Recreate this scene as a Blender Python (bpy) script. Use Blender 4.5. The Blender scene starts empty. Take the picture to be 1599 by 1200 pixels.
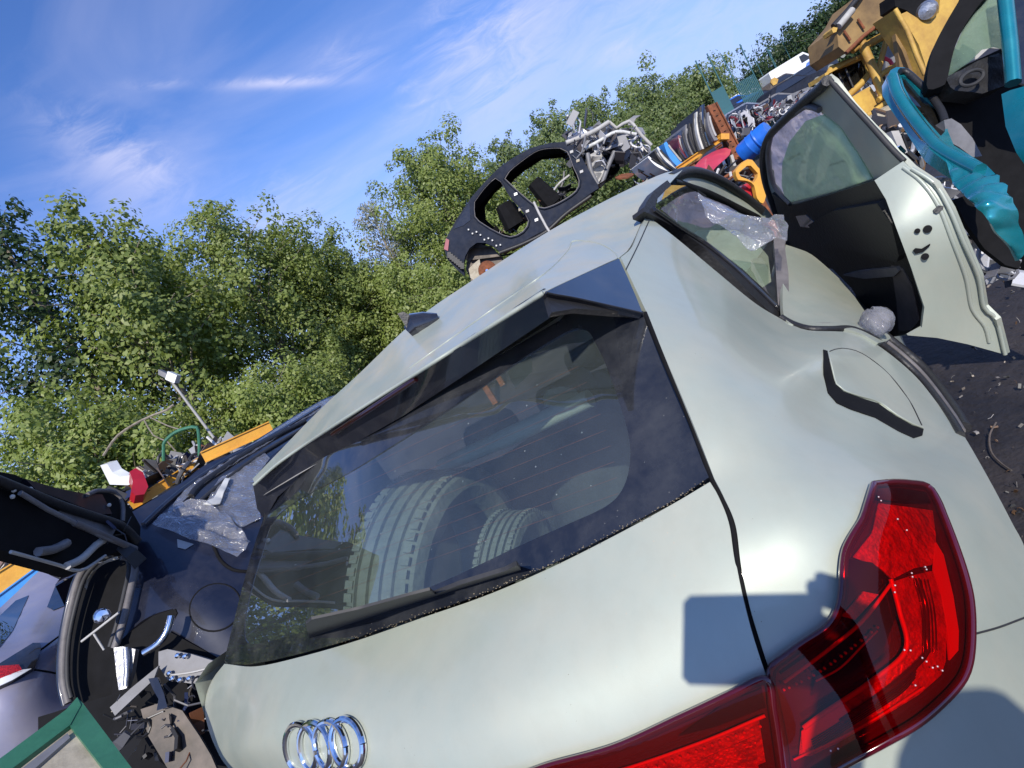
import bpy, math, random
import numpy as np
from mathutils import Vector, Matrix
from mathutils.geometry import delaunay_2d_cdt
random.seed(7); rng = np.random.default_rng(7)
SC = bpy.context.scene
COL = SC.collection

# ------------------------------------------------------------------ camera
F_PX = 900.0
def basis(yaw, pitch, roll):
    cy, sy, cp, sp = math.cos(yaw), math.sin(yaw), math.cos(pitch), math.sin(pitch)
    F = np.array([sy*cp, cy*cp, sp]); R = np.array([cy, -sy, 0.0]); U = np.cross(R, F)
    c, s = math.cos(roll), math.sin(roll)
    return c*R - s*U, s*R + c*U, F
CR, CU, CF = basis(0.0, math.radians(-10.0), math.radians(31.3))
CAM = np.array([0.0, 0.0, 1.95])
cam = bpy.data.cameras.new('camera'); camo = bpy.data.objects.new('camera', cam); COL.objects.link(camo)
M = Matrix.Identity(4)
for i in range(3):
    M[i][0], M[i][1], M[i][2], M[i][3] = CR[i], CU[i], -CF[i], CAM[i]
camo.matrix_world = M
cam.sensor_width = 36; cam.lens = F_PX/1599*36; cam.clip_start = 0.01; cam.clip_end = 2000
SC.camera = camo

def ray(px, py): return CR*(px-800)/F_PX - CU*(py-600)/F_PX + CF
def at(px, py, t): return CAM + ray(px, py)*t
def to_px(P):
    d = np.asarray(P)-CAM; z = d@CF
    return 800+F_PX*(d@CR)/z, 600-F_PX*(d@CU)/z, z
# frame of the near car (its own x right, y forward, z up; it stands nose-up on its stands)
kR, kU, kF = basis(-0.57578, 0.01548, 0.48958)
KC = np.array([0.94681, -0.56457, 1.28409])
def car(x, y, z):
    d = np.array([x, y, z])-KC
    return CAM + CR*(d@kR) + CU*(d@kU) + CF*(d@kF)
def cardir(x, y, z):
    d = np.array([x, y, z]); return CR*(d@kR) + CU*(d@kU) + CF*(d@kF)

# ------------------------------------------------------------------ light
LIGHT = ray(1112, 985); LIGHT = LIGHT/np.linalg.norm(LIGHT)
TO_SUN = -LIGHT
sun_el = math.asin(TO_SUN[2]); sun_az = math.atan2(TO_SUN[0], TO_SUN[1])
W = bpy.data.worlds.new('World'); SC.world = W; W.use_nodes = True
nt = W.node_tree; N = nt.nodes; L = nt.links; N.clear()
out = N.new('ShaderNodeOutputWorld'); bg = N.new('ShaderNodeBackground'); L.new(bg.outputs[0], out.inputs[0])
sky = N.new('ShaderNodeTexSky'); sky.sky_type = 'NISHITA'; sky.sun_disc = False
sky.sun_elevation = sun_el; sky.sun_rotation = sun_az; sky.air_density = 1.0; sky.dust_density = 0.3; sky.ozone_density = 3.0; sky.altitude = 200
bg.inputs[1].default_value = 0.11
tc = N.new('ShaderNodeTexCoord')
def vmath(op, a, b=None):
    n = N.new('ShaderNodeVectorMath'); n.operation = op
    for i, v in enumerate((a, b)):
        if v is None: continue
        if hasattr(v, 'is_linked'): L.new(v, n.inputs[i])
        else: n.inputs[i].default_value = v
    return n
def fmath(op, a, b=None, c=None, clamp=False):
    n = N.new('ShaderNodeMath'); n.operation = op; n.use_clamp = clamp
    for i, v in enumerate((a, b, c)):
        if v is None: continue
        if hasattr(v, 'is_linked'): L.new(v, n.inputs[i])
        else: n.inputs[i].default_value = v
    return n.outputs[0]
# cirrus: noise stretched along the wind, plus a few brighter wisps at their own bearings
def noise(scale, vec, detail=6, rough=.6, dist=0):
    n = N.new('ShaderNodeTexNoise'); n.inputs['Scale'].default_value = scale; n.inputs['Detail'].default_value = detail
    n.inputs['Roughness'].default_value = rough; n.inputs['Distortion'].default_value = dist; L.new(vec, n.inputs['Vector']); return n.outputs[0]
def ramp(x, a, b): return fmath('MULTIPLY', fmath('SUBTRACT', x, a), 1/(b-a), clamp=True)
mp = N.new('ShaderNodeMapping'); L.new(tc.outputs['Generated'], mp.inputs['Vector'])
mp.inputs['Rotation'].default_value = (0.2, 0.5, 0.5); mp.inputs['Scale'].default_value = (1.0, 2.6, 4.0)
n1 = noise(1.5, mp.outputs[0], 8, .55, .8)
cl = fmath('MULTIPLY', ramp(n1, .45, .80), .26)
n2 = noise(9, mp.outputs[0], 8, .65, 1.0)
def wisp(p0, p1, width, amp):
    global cl
    a = ray(*p0); b = ray(*p1); a /= np.linalg.norm(a); b /= np.linalg.norm(b)
    m = a+b; m /= np.linalg.norm(m); d = (b-a); half = np.linalg.norm(d)/2; d /= np.linalg.norm(d); n = np.cross(m, d)
    u = vmath('DOT_PRODUCT', tc.outputs['Generated'], tuple(d)).outputs['Value']
    v = vmath('DOT_PRODUCT', tc.outputs['Generated'], tuple(n)).outputs['Value']
    w = vmath('DOT_PRODUCT', tc.outputs['Generated'], tuple(m)).outputs['Value']
    du = fmath('DIVIDE', u, half); dv = fmath('DIVIDE', fmath('ADD', v, fmath('MULTIPLY', fmath('SUBTRACT', n2, .5), width*2.2)), width)
    r2 = fmath('ADD', fmath('MULTIPLY', du, du), fmath('MULTIPLY', dv, dv))
    g = fmath('MULTIPLY', fmath('EXPONENT', fmath('MULTIPLY', r2, -1.3)), fmath('GREATER_THAN', w, 0))
    g = fmath('MULTIPLY', g, fmath('MULTIPLY', ramp(n2, .25, .75), amp))
    cl = fmath('ADD', cl, g)
wisp((345, 136), (540, 126), .008, .75); wisp((200, 134), (290, 128), .007, .5); wisp((480, 120), (610, 95), .03, .28)
wisp((330, 330), (590, 275), .035, .22); wisp((690, 260), (900, -40), .10, .62); wisp((0, 180), (300, 330), .06, .2); wisp((60, 370), (330, 270), .07, .16)
wisp((900, 100), (1020, 70), .02, .3); wisp((330, 400), (560, 340), .05, .4); wisp((880, 130), (1350, -20), .14, .42); wisp((50, 180), (260, 290), .03, .25)
mx = N.new('ShaderNodeMix'); mx.data_type = 'RGBA'; L.new(fmath('MULTIPLY', cl, 1.0, clamp=True), mx.inputs[0])
tint = N.new('ShaderNodeMix'); tint.data_type = 'RGBA'; tint.blend_type = 'MULTIPLY'; tint.inputs[0].default_value = 1
L.new(sky.outputs[0], tint.inputs[6]); tint.inputs[7].default_value = (.72, .98, 1.50, 1)
L.new(tint.outputs[2], mx.inputs[6]); mx.inputs[7].default_value = (7.2, 7.0, 8.6, 1)
sx = N.new('ShaderNodeSeparateXYZ'); L.new(tc.outputs['Generated'], sx.inputs[0])
hz = N.new('ShaderNodeMix'); hz.data_type = 'RGBA'; L.new(fmath('POWER', ramp(sx.outputs[2], .42, 0.0), 1.6), hz.inputs[0])
L.new(mx.outputs[2], hz.inputs[6]); hz.inputs[7].default_value = (3.6, 4.5, 7.8, 1)
L.new(hz.outputs[2], bg.inputs[0])
sl = bpy.data.lights.new('sun', 'SUN'); sl.energy = 4.2; sl.angle = math.radians(.55); sl.color = (1, .93, .82)
so = bpy.data.objects.new('sun', sl); COL.objects.link(so)
so.rotation_euler = Vector(LIGHT).to_track_quat('-Z', 'Y').to_euler(); so.location = (0, -5, 20)
SC.view_settings.view_transform = 'Standard'; SC.view_settings.look = 'None'; SC.view_settings.exposure = 0.25; SC.view_settings.gamma = 1
SC.render.engine = 'CYCLES'
SC.cycles.max_bounces = 8; SC.cycles.transparent_max_bounces = 16

# ------------------------------------------------------------------ materials
def mat(name, col, rough=.5, metal=0, coat=0, var=0, vscale=8, bump=0, bscale=30, col2=None, spec=.5, coat_rough=.05, trans=0, alpha=1):
    m = bpy.data.materials.new(name); m.use_nodes = True; n = m.node_tree.nodes; l = m.node_tree.links
    b = n['Principled BSDF']; b.inputs['Base Color'].default_value = (*col, 1); b.inputs['Roughness'].default_value = rough
    b.inputs['Metallic'].default_value = metal; b.inputs['Coat Weight'].default_value = coat; b.inputs['Coat Roughness'].default_value = coat_rough
    b.inputs['Specular IOR Level'].default_value = spec; b.inputs['Transmission Weight'].default_value = trans; b.inputs['Alpha'].default_value = alpha
    t = n.new('ShaderNodeTexCoord')
    if var or col2:
        no = n.new('ShaderNodeTexNoise'); no.inputs['Scale'].default_value = vscale; no.inputs['Detail'].default_value = 8; no.inputs['Roughness'].default_value = .65
        l.new(t.outputs['Object'], no.inputs['Vector'])
        cr = n.new('ShaderNodeValToRGB'); l.new(no.outputs[0], cr.inputs[0])
        cr.color_ramp.elements[0].position = .36; cr.color_ramp.elements[1].position = .64
        c2 = col2 or tuple(min(1, c*(1+var)) for c in col); c1 = col if col2 else tuple(c*(1-var) for c in col)
        cr.color_ramp.elements[0].color = (*c1, 1); cr.color_ramp.elements[1].color = (*c2, 1)
        l.new(cr.outputs[0], b.inputs['Base Color'])
        mr = n.new('ShaderNodeMapRange'); mr.inputs[3].default_value = max(0, rough-.08); mr.inputs[4].default_value = min(1, rough+.12)
        l.new(no.outputs[0], mr.inputs[0]); l.new(mr.outputs[0], b.inputs['Roughness'])
    if bump:
        nb = n.new('ShaderNodeTexNoise'); nb.inputs['Scale'].default_value = bscale; nb.inputs['Detail'].default_value = 5; l.new(t.outputs['Object'], nb.inputs['Vector'])
        bp = n.new('ShaderNodeBump'); bp.inputs['Strength'].default_value = bump; bp.inputs['Distance'].default_value = .02
        l.new(nb.outputs[0], bp.inputs['Height']); l.new(bp.outputs[0], b.inputs['Normal'])
    return m
def dusty(m, dust=(.42, .36, .27), amount=.35, scale=14):
    """a thin film of settled dust with scattered specks, mixed over the finish"""
    n = m.node_tree.nodes; l = m.node_tree.links; o = n['Material Output']; b = n['Principled BSDF']
    d = n.new('ShaderNodeBsdfDiffuse'); d.inputs[0].default_value = (*dust, 1)
    t = n.new('ShaderNodeTexCoord'); a = n.new('ShaderNodeTexNoise'); a.inputs['Scale'].default_value = scale; a.inputs['Detail'].default_value = 10; a.inputs['Roughness'].default_value = .7
    l.new(t.outputs['Object'], a.inputs['Vector'])
    mr = n.new('ShaderNodeMapRange'); mr.inputs[1].default_value = .42; mr.inputs[2].default_value = .75; mr.inputs[4].default_value = amount; l.new(a.outputs[0], mr.inputs[0])
    v = n.new('ShaderNodeTexVoronoi'); v.inputs['Scale'].default_value = 45; l.new(t.outputs['Object'], v.inputs['Vector'])
    ls = n.new('ShaderNodeMath'); ls.operation = 'LESS_THAN'; ls.inputs[1].default_value = .05; l.new(v.outputs['Distance'], ls.inputs[0])
    ml = n.new('ShaderNodeMath'); ml.operation = 'MULTIPLY'; ml.inputs[1].default_value = amount*1.5; l.new(ls.outputs[0], ml.inputs[0])
    ad = n.new('ShaderNodeMath'); ad.operation = 'ADD'; ad.use_clamp = True; l.new(mr.outputs[0], ad.inputs[0]); l.new(ml.outputs[0], ad.inputs[1])
    ms = n.new('ShaderNodeMixShader'); l.new(ad.outputs[0], ms.inputs[0]); l.new(b.outputs[0], ms.inputs[1]); l.new(d.outputs[0], ms.inputs[2]); l.new(ms.outputs[0], o.inputs[0])
    return m
def clear(name, tint, refl=1.0, rough=0.0, ior=1.5, haze=0.0, hazecol=(.4, .38, .33), hscale=20, bump=0, bscale=30, back=.4):
    """thin sheet: tinted see-through + Fresnel gloss + optional film of dirt or added pale haze"""
    m = bpy.data.materials.new(name); m.use_nodes = True; n = m.node_tree.nodes; l = m.node_tree.links; n.clear()
    o = n.new('ShaderNodeOutputMaterial'); tr = n.new('ShaderNodeBsdfTransparent'); tr.inputs[0].default_value = (*tint, 1)
    g = n.new('ShaderNodeBsdfGlossy'); g.inputs['Roughness'].default_value = rough
    f = n.new('ShaderNodeLayerWeight'); f.inputs['Blend'].default_value = .5
    pw = n.new('ShaderNodeMath'); pw.operation = 'POWER'; pw.inputs[1].default_value = 5; l.new(f.outputs['Facing'], pw.inputs[0])
    ma = n.new('ShaderNodeMath'); ma.operation = 'MULTIPLY_ADD'; ma.inputs[1].default_value = .96; ma.inputs[2].default_value = .04; l.new(pw.outputs[0], ma.inputs[0])
    gb = n.new('ShaderNodeNewGeometry'); inv = n.new('ShaderNodeMath'); inv.operation = 'SUBTRACT'; inv.inputs[0].default_value = 1; l.new(gb.outputs['Backfacing'], inv.inputs[1])
    k0 = n.new('ShaderNodeMath'); k0.operation = 'MULTIPLY'; k0.inputs[1].default_value = refl; l.new(ma.outputs[0], k0.inputs[0])
    k = n.new('ShaderNodeMath'); k.operation = 'MULTIPLY'; k.use_clamp = True; l.new(k0.outputs[0], k.inputs[0]); l.new(inv.outputs[0], k.inputs[1])
    ms = n.new('ShaderNodeMixShader'); l.new(k.outputs[0], ms.inputs[0]); l.new(tr.outputs[0], ms.inputs[1]); l.new(g.outputs[0], ms.inputs[2])
    t = n.new('ShaderNodeTexCoord')
    if bump:
        nb = n.new('ShaderNodeTexNoise'); nb.inputs['Scale'].default_value = bscale; nb.inputs['Detail'].default_value = 4; nb.inputs['Distortion'].default_value = 2; l.new(t.outputs['Object'], nb.inputs['Vector'])
        bp = n.new('ShaderNodeBump'); bp.inputs['Strength'].default_value = bump; bp.inputs['Distance'].default_value = .03
        l.new(nb.outputs[0], bp.inputs['Height']); l.new(bp.outputs[0], g.inputs['Normal']); l.new(bp.outputs[0], f.inputs['Normal'])
    last = ms
    if haze:
        d0 = n.new('ShaderNodeBsdfDiffuse'); d0.inputs[0].default_value = (*hazecol, 1); d1 = n.new('ShaderNodeBsdfTranslucent'); d1.inputs[0].default_value = (*hazecol, 1)
        d = n.new('ShaderNodeMixShader'); d.inputs[0].default_value = back; l.new(d0.outputs[0], d.inputs[1]); l.new(d1.outputs[0], d.inputs[2])
        a = n.new('ShaderNodeTexNoise'); a.inputs['Scale'].default_value = hscale; a.inputs['Detail'].default_value = 10; a.inputs['Roughness'].default_value = .7; l.new(t.outputs['Object'], a.inputs['Vector'])
        mr = n.new('ShaderNodeMapRange'); mr.inputs[1].default_value = .3; mr.inputs[2].default_value = .75; mr.inputs[3].default_value = haze*.35; mr.inputs[4].default_value = haze; l.new(a.outputs[0], mr.inputs[0])
        v = n.new('ShaderNodeTexVoronoi'); v.inputs['Scale'].default_value = 30; l.new(t.outputs['Object'], v.inputs['Vector'])
        ls = n.new('ShaderNodeMath'); ls.operation = 'LESS_THAN'; ls.inputs[1].default_value = .045; l.new(v.outputs['Distance'], ls.inputs[0])
        ml = n.new('ShaderNodeMath'); ml.operation = 'MULTIPLY'; ml.inputs[1].default_value = .5; l.new(ls.outputs[0], ml.inputs[0])
        ad = n.new('ShaderNodeMath'); ad.operation = 'ADD'; ad.use_clamp = True; l.new(mr.outputs[0], ad.inputs[0]); l.new(ml.outputs[0], ad.inputs[1])
        m2 = n.new('ShaderNodeMixShader'); l.new(ad.outputs[0], m2.inputs[0]); l.new(ms.outputs[0], m2.inputs[1]); l.new(d.outputs[0], m2.inputs[2]); last = m2
    l.new(last.outputs[0], o.inputs[0]); return m

MT = {}
MT['silver'] = dusty(mat('silver_paint', (.37, .41, .35), .44, .15, .45, .03, 3, coat_rough=.10), (.46, .42, .33), .34, 5)
def grime(m, scale=3.0):
    """old run-off streaks, fine scratches and grit over a dusty paint"""
    n = m.node_tree.nodes; l = m.node_tree.links; b = n['Principled BSDF']; o = n['Material Output']; src = o.inputs[0].links[0].from_socket
    t = n.new('ShaderNodeTexCoord'); mp2 = n.new('ShaderNodeMapping'); mp2.inputs['Scale'].default_value = (9, 9, 1.6); l.new(t.outputs['Object'], mp2.inputs[0])
    a = n.new('ShaderNodeTexNoise'); a.inputs['Scale'].default_value = scale; a.inputs['Detail'].default_value = 9; a.inputs['Roughness'].default_value = .72; l.new(mp2.outputs[0], a.inputs['Vector'])
    mr = n.new('ShaderNodeMapRange'); mr.inputs[1].default_value = .46; mr.inputs[2].default_value = .85; mr.inputs[4].default_value = .11; l.new(a.outputs[0], mr.inputs[0])
    v = n.new('ShaderNodeTexVoronoi'); v.inputs['Scale'].default_value = 95; l.new(t.outputs['Object'], v.inputs['Vector'])
    ls = n.new('ShaderNodeMath'); ls.operation = 'LESS_THAN'; ls.inputs[1].default_value = .055; l.new(v.outputs['Distance'], ls.inputs[0])
    w = n.new('ShaderNodeTexNoise'); w.inputs['Scale'].default_value = 14; l.new(t.outputs['Object'], w.inputs['Vector'])
    gt = n.new('ShaderNodeMath'); gt.operation = 'GREATER_THAN'; gt.inputs[1].default_value = .60; l.new(w.outputs[0], gt.inputs[0])
    ml = n.new('ShaderNodeMath'); ml.operation = 'MULTIPLY'; l.new(ls.outputs[0], ml.inputs[0]); l.new(gt.outputs[0], ml.inputs[1])
    ad = n.new('ShaderNodeMath'); ad.operation = 'MULTIPLY_ADD'; ad.use_clamp = True; ad.inputs[1].default_value = .75; l.new(ml.outputs[0], ad.inputs[0]); l.new(mr.outputs[0], ad.inputs[2])
    d = n.new('ShaderNodeBsdfDiffuse'); d.inputs[0].default_value = (.17, .145, .11, 1); ms = n.new('ShaderNodeMixShader'); l.new(ad.outputs[0], ms.inputs[0]); l.new(src, ms.inputs[1]); l.new(d.outputs[0], ms.inputs[2]); l.new(ms.outputs[0], o.inputs[0])
    fl_ = n.new('ShaderNodeTexNoise'); fl_.inputs['Scale'].default_value = 900; fl_.inputs['Detail'].default_value = 1; l.new(t.outputs['Object'], fl_.inputs['Vector'])
    bp = n.new('ShaderNodeBump'); bp.inputs['Strength'].default_value = .10; bp.inputs['Distance'].default_value = .001; l.new(fl_.outputs[0], bp.inputs['Height']); l.new(bp.outputs[0], b.inputs['Normal']); return m
grime(MT['silver'])
MT['silver_dirty'] = dusty(mat('silver_paint_dirty', (.37, .41, .35), .45, .15, .4, .04, 3, coat_rough=.12), (.48, .41, .30), .6, 7)
grime(MT['silver_dirty'], 2.0)
MT['black_gloss'] = dusty(mat('black_gloss', (.012, .013, .018), .12, 0, 1, coat_rough=.03), (.3, .28, .25), .06, 20)
MT['black'] = mat('black_plastic', (.018, .018, .02), .5, bump=.15, bscale=90)
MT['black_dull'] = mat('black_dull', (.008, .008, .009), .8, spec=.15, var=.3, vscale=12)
MT['rubber'] = mat('rubber', (.03, .03, .032), .6, var=.2, vscale=30)
MT['greyrubber'] = mat('grey_weatherstrip', (.13, .12, .12), .55, var=.2, vscale=20)
MT['sparkle'] = mat('lens_glint', (.95, .75, .72), .35, .6, 1)
MT['chrome'] = mat('chrome', (.82, .83, .86), .08, 1)
MT['steel'] = mat('steel', (.42, .42, .43), .35, .85, var=.3, vscale=14, bump=.2)
MT['navy'] = dusty(mat('navy_paint', (.010, .013, .028), .28, .2, .8, .1, 3, coat_rough=.05), (.25, .24, .26), .08, 10)
MT['purple'] = dusty(mat('violet_grey_paint', (.27, .26, .34), .4, .25, .7, .08, 3, coat_rough=.1), (.4, .37, .33), .2, 9)
MT['hulk'] = dusty(mat('hulk_paint', (.016, .021, .036), .75, 0, 0, .2, 4, spec=.12), (.25, .23, .20), .07, 12)
MT['yellow'] = mat('yellow_paint', (.72, .36, .035), .5, 0, .1, vscale=5, col2=(.58, .27, .03), bump=.1)
MT['machine'] = mat('machine_yellow', (.30, .19, .07), .7, 0, 0, vscale=2.2, col2=(.13, .08, .035), bump=.2, bscale=12)
MT['machine_bright'] = mat('machine_yellow_bright', (.58, .37, .07), .6, 0, 0, vscale=3, col2=(.36, .20, .05), bump=.2)  # brighter yellow than the boom and mast side
MT['rust'] = mat('rust', (.26, .085, .035), .85, .1, vscale=14, col2=(.12, .045, .022), bump=.5, bscale=40)
MT['teal'] = dusty(mat('teal_paint', (.006, .22, .27), .25, .45, 1, .08, 5, coat_rough=.05), (.2, .25, .25), .08, 9)
MT['blue'] = mat('blue_plastic', (.015, .14, .62), .4, 0, .2, .15, 8)
MT['sky_blue'] = mat('light_blue', (.04, .25, .62), .45, 0, .2, .12, 8)
MT['red'] = mat('red_paint', (.45, .012, .025), .35, .1, .6, .12, 5)
MT['pinkred'] = mat('faded_red_paint', (.62, .045, .09), .5, 0, .2, .12, 5)
MT['maroon'] = mat('maroon_paint', (.16, .02, .035), .35, .2, .6, .1, 5)
MT['white'] = mat('white_paint', (.80, .81, .80), .35, 0, .4, .05, 5)
MT['offwhite'] = mat('dirty_white', (.55, .55, .52), .5, 0, .1, .18, 12)
MT['green'] = mat('green_plastic', (.035, .15, .085), .45, 0, .2, .15, 9, bump=.1)
MT['beige'] = mat('beige_board', (.42, .38, .29), .75, vscale=14, col2=(.30, .26, .19), bump=.2)
MT['brown'] = mat('brown_plastic', (.14, .11, .09), .6, vscale=9, col2=(.07, .06, .05))
MT['grey'] = mat('grey_plastic', (.16, .16, .17), .5, var=.2, vscale=9)
MT['lightgrey'] = mat('light_grey_trim', (.40, .39, .37), .6, var=.12, vscale=9)
MT['cream'] = mat('cream_trim', (.50, .52, .44), .6, var=.1, vscale=9)
MT['tyre'] = mat('tyre_rubber', (.23, .24, .21), .85, var=.15, vscale=20, bump=.2, bscale=60)
MT['cabin'] = mat('cabin_grey', (.05, .052, .055), .8, var=.15, vscale=6)
MT['seat'] = mat('seat_cloth', (.06, .065, .07), .85, var=.2, vscale=18, bump=.3, bscale=120)
MT['ground'] = mat('oily_shaded_ground', (.012, .011, .014), .7, 0, 0, vscale=1.2, col2=(.040, .033, .032), bump=1.0, bscale=16)  # oily soil, its colour also darkened to stand in for shadow
MT['soil'] = mat('soil', (.12, .085, .06), .95, vscale=3, col2=(.05, .05, .03), bump=.7, bscale=8)
MT['dirt'] = mat('dry_dirt', (.20, .17, .12), .9)
MT['doorfilm'] = clear('cloudy_film', (.85, .82, .84), 2.0, .15, 1.5, .95, (.85, .78, .80), 6, bump=.8, bscale=14, back=.85)
MT['skin'] = mat('skin', (.55, .32, .23), .5, var=.06, vscale=30)
MT['cloth'] = mat('cloth_blue', (.06, .08, .14), .85, var=.1, vscale=30)
MT['hair'] = mat('hair', (.05, .03, .02), .7)
MT['rearglass'] = clear('rear_glass', (.84, .90, .88), 4.0, 0, 1.5, .10, (.40, .46, .47), 4)
MT['frit'] = dusty(mat('frit', (.012, .014, .020), .08, 0, 1, coat_rough=.02), (.3, .3, .28), .12, 9)
MT['sideglass'] = clear('side_glass', (.86, .92, .88), 2.2, 0, 1.5, .04, (.5, .52, .48), 9)
MT['greenglass'] = clear('green_glass', (.78, .88, .78), 1.2, .02, 1.5, .80, (.62, .80, .60), 5, back=.85)  # haze pales the glass, standing in for brightness behind it
MT['darkglass'] = clear('dark_glass', (.10, .11, .13), 1.8, 0, 1.5, .05)
MT['film'] = clear('plastic_film', (.90, .90, .92), 3.0, .12, 1.5, .24, (.80, .80, .84), 9, bump=1.0, bscale=16)
MT['lens'] = clear('red_lens', (.90, .17, .17), .75, 0.0, 1.5)
MT['lensdeep'] = mat('lens_deep_red', (.07, .002, .008), .15, 0, 1)
MT['lensred'] = mat('lens_red', (.50, .010, .010), .3, .1, .4, .35, 60, bump=.5, bscale=160)
MT['lensorange'] = mat('lens_orange_red', (.80, .035, .012), .3, .1, .6)
MT['lenspink'] = mat('lens_pink_red', (.50, .03, .06), .25, .2, .8, .3, 50, bump=.4, bscale=220)
MT['lensblack'] = mat('lens_black', (.02, .002, .003), .15, 0, 1)

# ------------------------------------------------------------------ object helpers
ORG = {}
def setp(o, label=None, cat=None, group=None, kind=None):
    if label: o['label'] = label
    if cat: o['category'] = cat
    if group: o['group'] = group
    if kind: o['kind'] = kind
    return o
def thing(name, label, cat, loc, group=None):
    o = bpy.data.objects.new(name, None); COL.objects.link(o); o.location = tuple(map(float, loc)); o.empty_display_size = .1
    return setp(o, label, cat, group)
def wloc(o):
    p = np.zeros(3)
    while o is not None: p = p+np.array(o.location); o = o.parent
    return p
def link(name, V, Fc, m, parent=None, smooth=35, loc=None):
    V = np.asarray(V, float).reshape(-1, 3)
    base = wloc(parent) if parent is not None else (np.zeros(3) if loc is None else np.asarray(loc, float))
    me = bpy.data.meshes.new(name); me.from_pydata((V-base).tolist(), [], [tuple(int(i) for i in f) for f in Fc]); me.update()
    me.materials.append(MT[m] if isinstance(m, str) else m)
    if smooth:
        me.polygons.foreach_set('use_smooth', [True]*len(me.polygons)); me.set_sharp_from_angle(angle=math.radians(smooth))
    o = bpy.data.objects.new(name, me); COL.objects.link(o)
    if parent is not None: o.parent = parent
    elif loc is not None: o.location = tuple(base)
    return o
class MB:
    def __init__(s): s.V = []; s.F = []
    def add(s, V, Fc):
        b = len(s.V); s.V += [tuple(v) for v in V]; s.F += [tuple(i+b for i in f) for f in Fc]; return s
    def box(s, c, x, y, z):
        c, x, y, z = map(np.asarray, (c, x, y, z))
        V = [c+a*x+b*y+d*z for a in(-1, 1) for b in(-1, 1) for d in(-1, 1)]
        return s.add(V, [(0, 1, 3, 2), (4, 6, 7, 5), (0, 4, 5, 1), (2, 3, 7, 6), (0, 2, 6, 4), (1, 5, 7, 3)])
    def tube(s, pts, r, n=8, cap=True):
        pts = [np.asarray(p, float) for p in pts]; rr = r if hasattr(r, '__len__') else [r]*len(pts); V = []; Fc = []
        up = None
        for i, p in enumerate(pts):
            d = pts[min(i+1, len(pts)-1)]-pts[max(i-1, 0)]; d = d/(np.linalg.norm(d)+1e-12)
            if up is None:
                up = np.array([0, 0, 1.]) if abs(d[2]) < .9 else np.array([1., 0, 0])
            a = np.cross(d, up); a /= np.linalg.norm(a)+1e-12; b = np.cross(a, d); up = b
            for k in range(n):
                t = 2*math.pi*k/n; V.append(p+rr[i]*(a*math.cos(t)+b*math.sin(t)))
        for i in range(len(pts)-1):
            for k in range(n): Fc.append((i*n+k, i*n+(k+1) % n, (i+1)*n+(k+1) % n, (i+1)*n+k))
        if cap: Fc.append(tuple(range(n))[::-1]); Fc.append(tuple((len(pts)-1)*n+k for k in range(n)))
        return s.add(V, Fc)
    def lathe(s, c, ax, prof, n=32):
        ax = np.asarray(ax, float); ax /= np.linalg.norm(ax); u = np.cross(ax, [.3, .2, .9]); u /= np.linalg.norm(u); v = np.cross(ax, u); V = []; Fc = []
        for (r, h) in prof:
            for k in range(n):
                t = 2*math.pi*k/n; V.append(np.asarray(c)+ax*h+r*(u*math.cos(t)+v*math.sin(t)))
        for i in range(len(prof)-1):
            for k in range(n): Fc.append((i*n+k, i*n+(k+1) % n, (i+1)*n+(k+1) % n, (i+1)*n+k))
        return s.add(V, Fc)
    def go(s, name, m, parent=None, smooth=35, loc=None): return link(name, s.V, s.F, m, parent, smooth, loc)

def inpoly(P, poly):
    x, y = P[:, 0], P[:, 1]; r = np.zeros(len(P), bool); n = len(poly)
    for i in range(n):
        x1, y1 = poly[i]; x2, y2 = poly[(i+1) % n]
        c = ((y1 > y) != (y2 > y)) & (x < (x2-x1)*(y-y1)/((y2-y1) if y2 != y1 else 1e-9)+x1)
        r ^= c
    return r
def spline(pts, closed=False, step=8):
    """Catmull-Rom through the points; a point given twice is a sharp corner"""
    P = [np.array(p, float) for p in pts]
    if closed:
        k = next((i for i in range(len(P)) if np.allclose(P[i], P[i-1])), None)
        if k is None:
            P = [P[-1]]+P+[P[0], P[1]]; segs = [P]; full = True
        else:
            P = P[k:]+P[:k]+[P[k]]; full = False
    else: full = False
    if not full:
        segs = []; cur = [P[0]]
        for p in P[1:]:
            if np.allclose(p, cur[-1]): segs.append(cur); cur = [p]
            else: cur.append(p)
        segs.append(cur); segs = [[2*s[0]-s[1]]+s+[2*s[-1]-s[-2]] for s in segs if len(s) > 1]
    res = []
    for s in segs:
        for i in range(1, len(s)-2):
            n = max(1, int(np.linalg.norm(s[i+1]-s[i])/step))
            for k in range(n):
                t = k/n
                res.append(.5*((2*s[i])+(-s[i-1]+s[i+1])*t+(2*s[i-1]-5*s[i]+4*s[i+1]-s[i+2])*t*t+(-s[i-1]+3*s[i]-3*s[i+1]+s[i+2])*t**3))
    if not closed: res.append(P[-1])
    return np.array(res)
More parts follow.
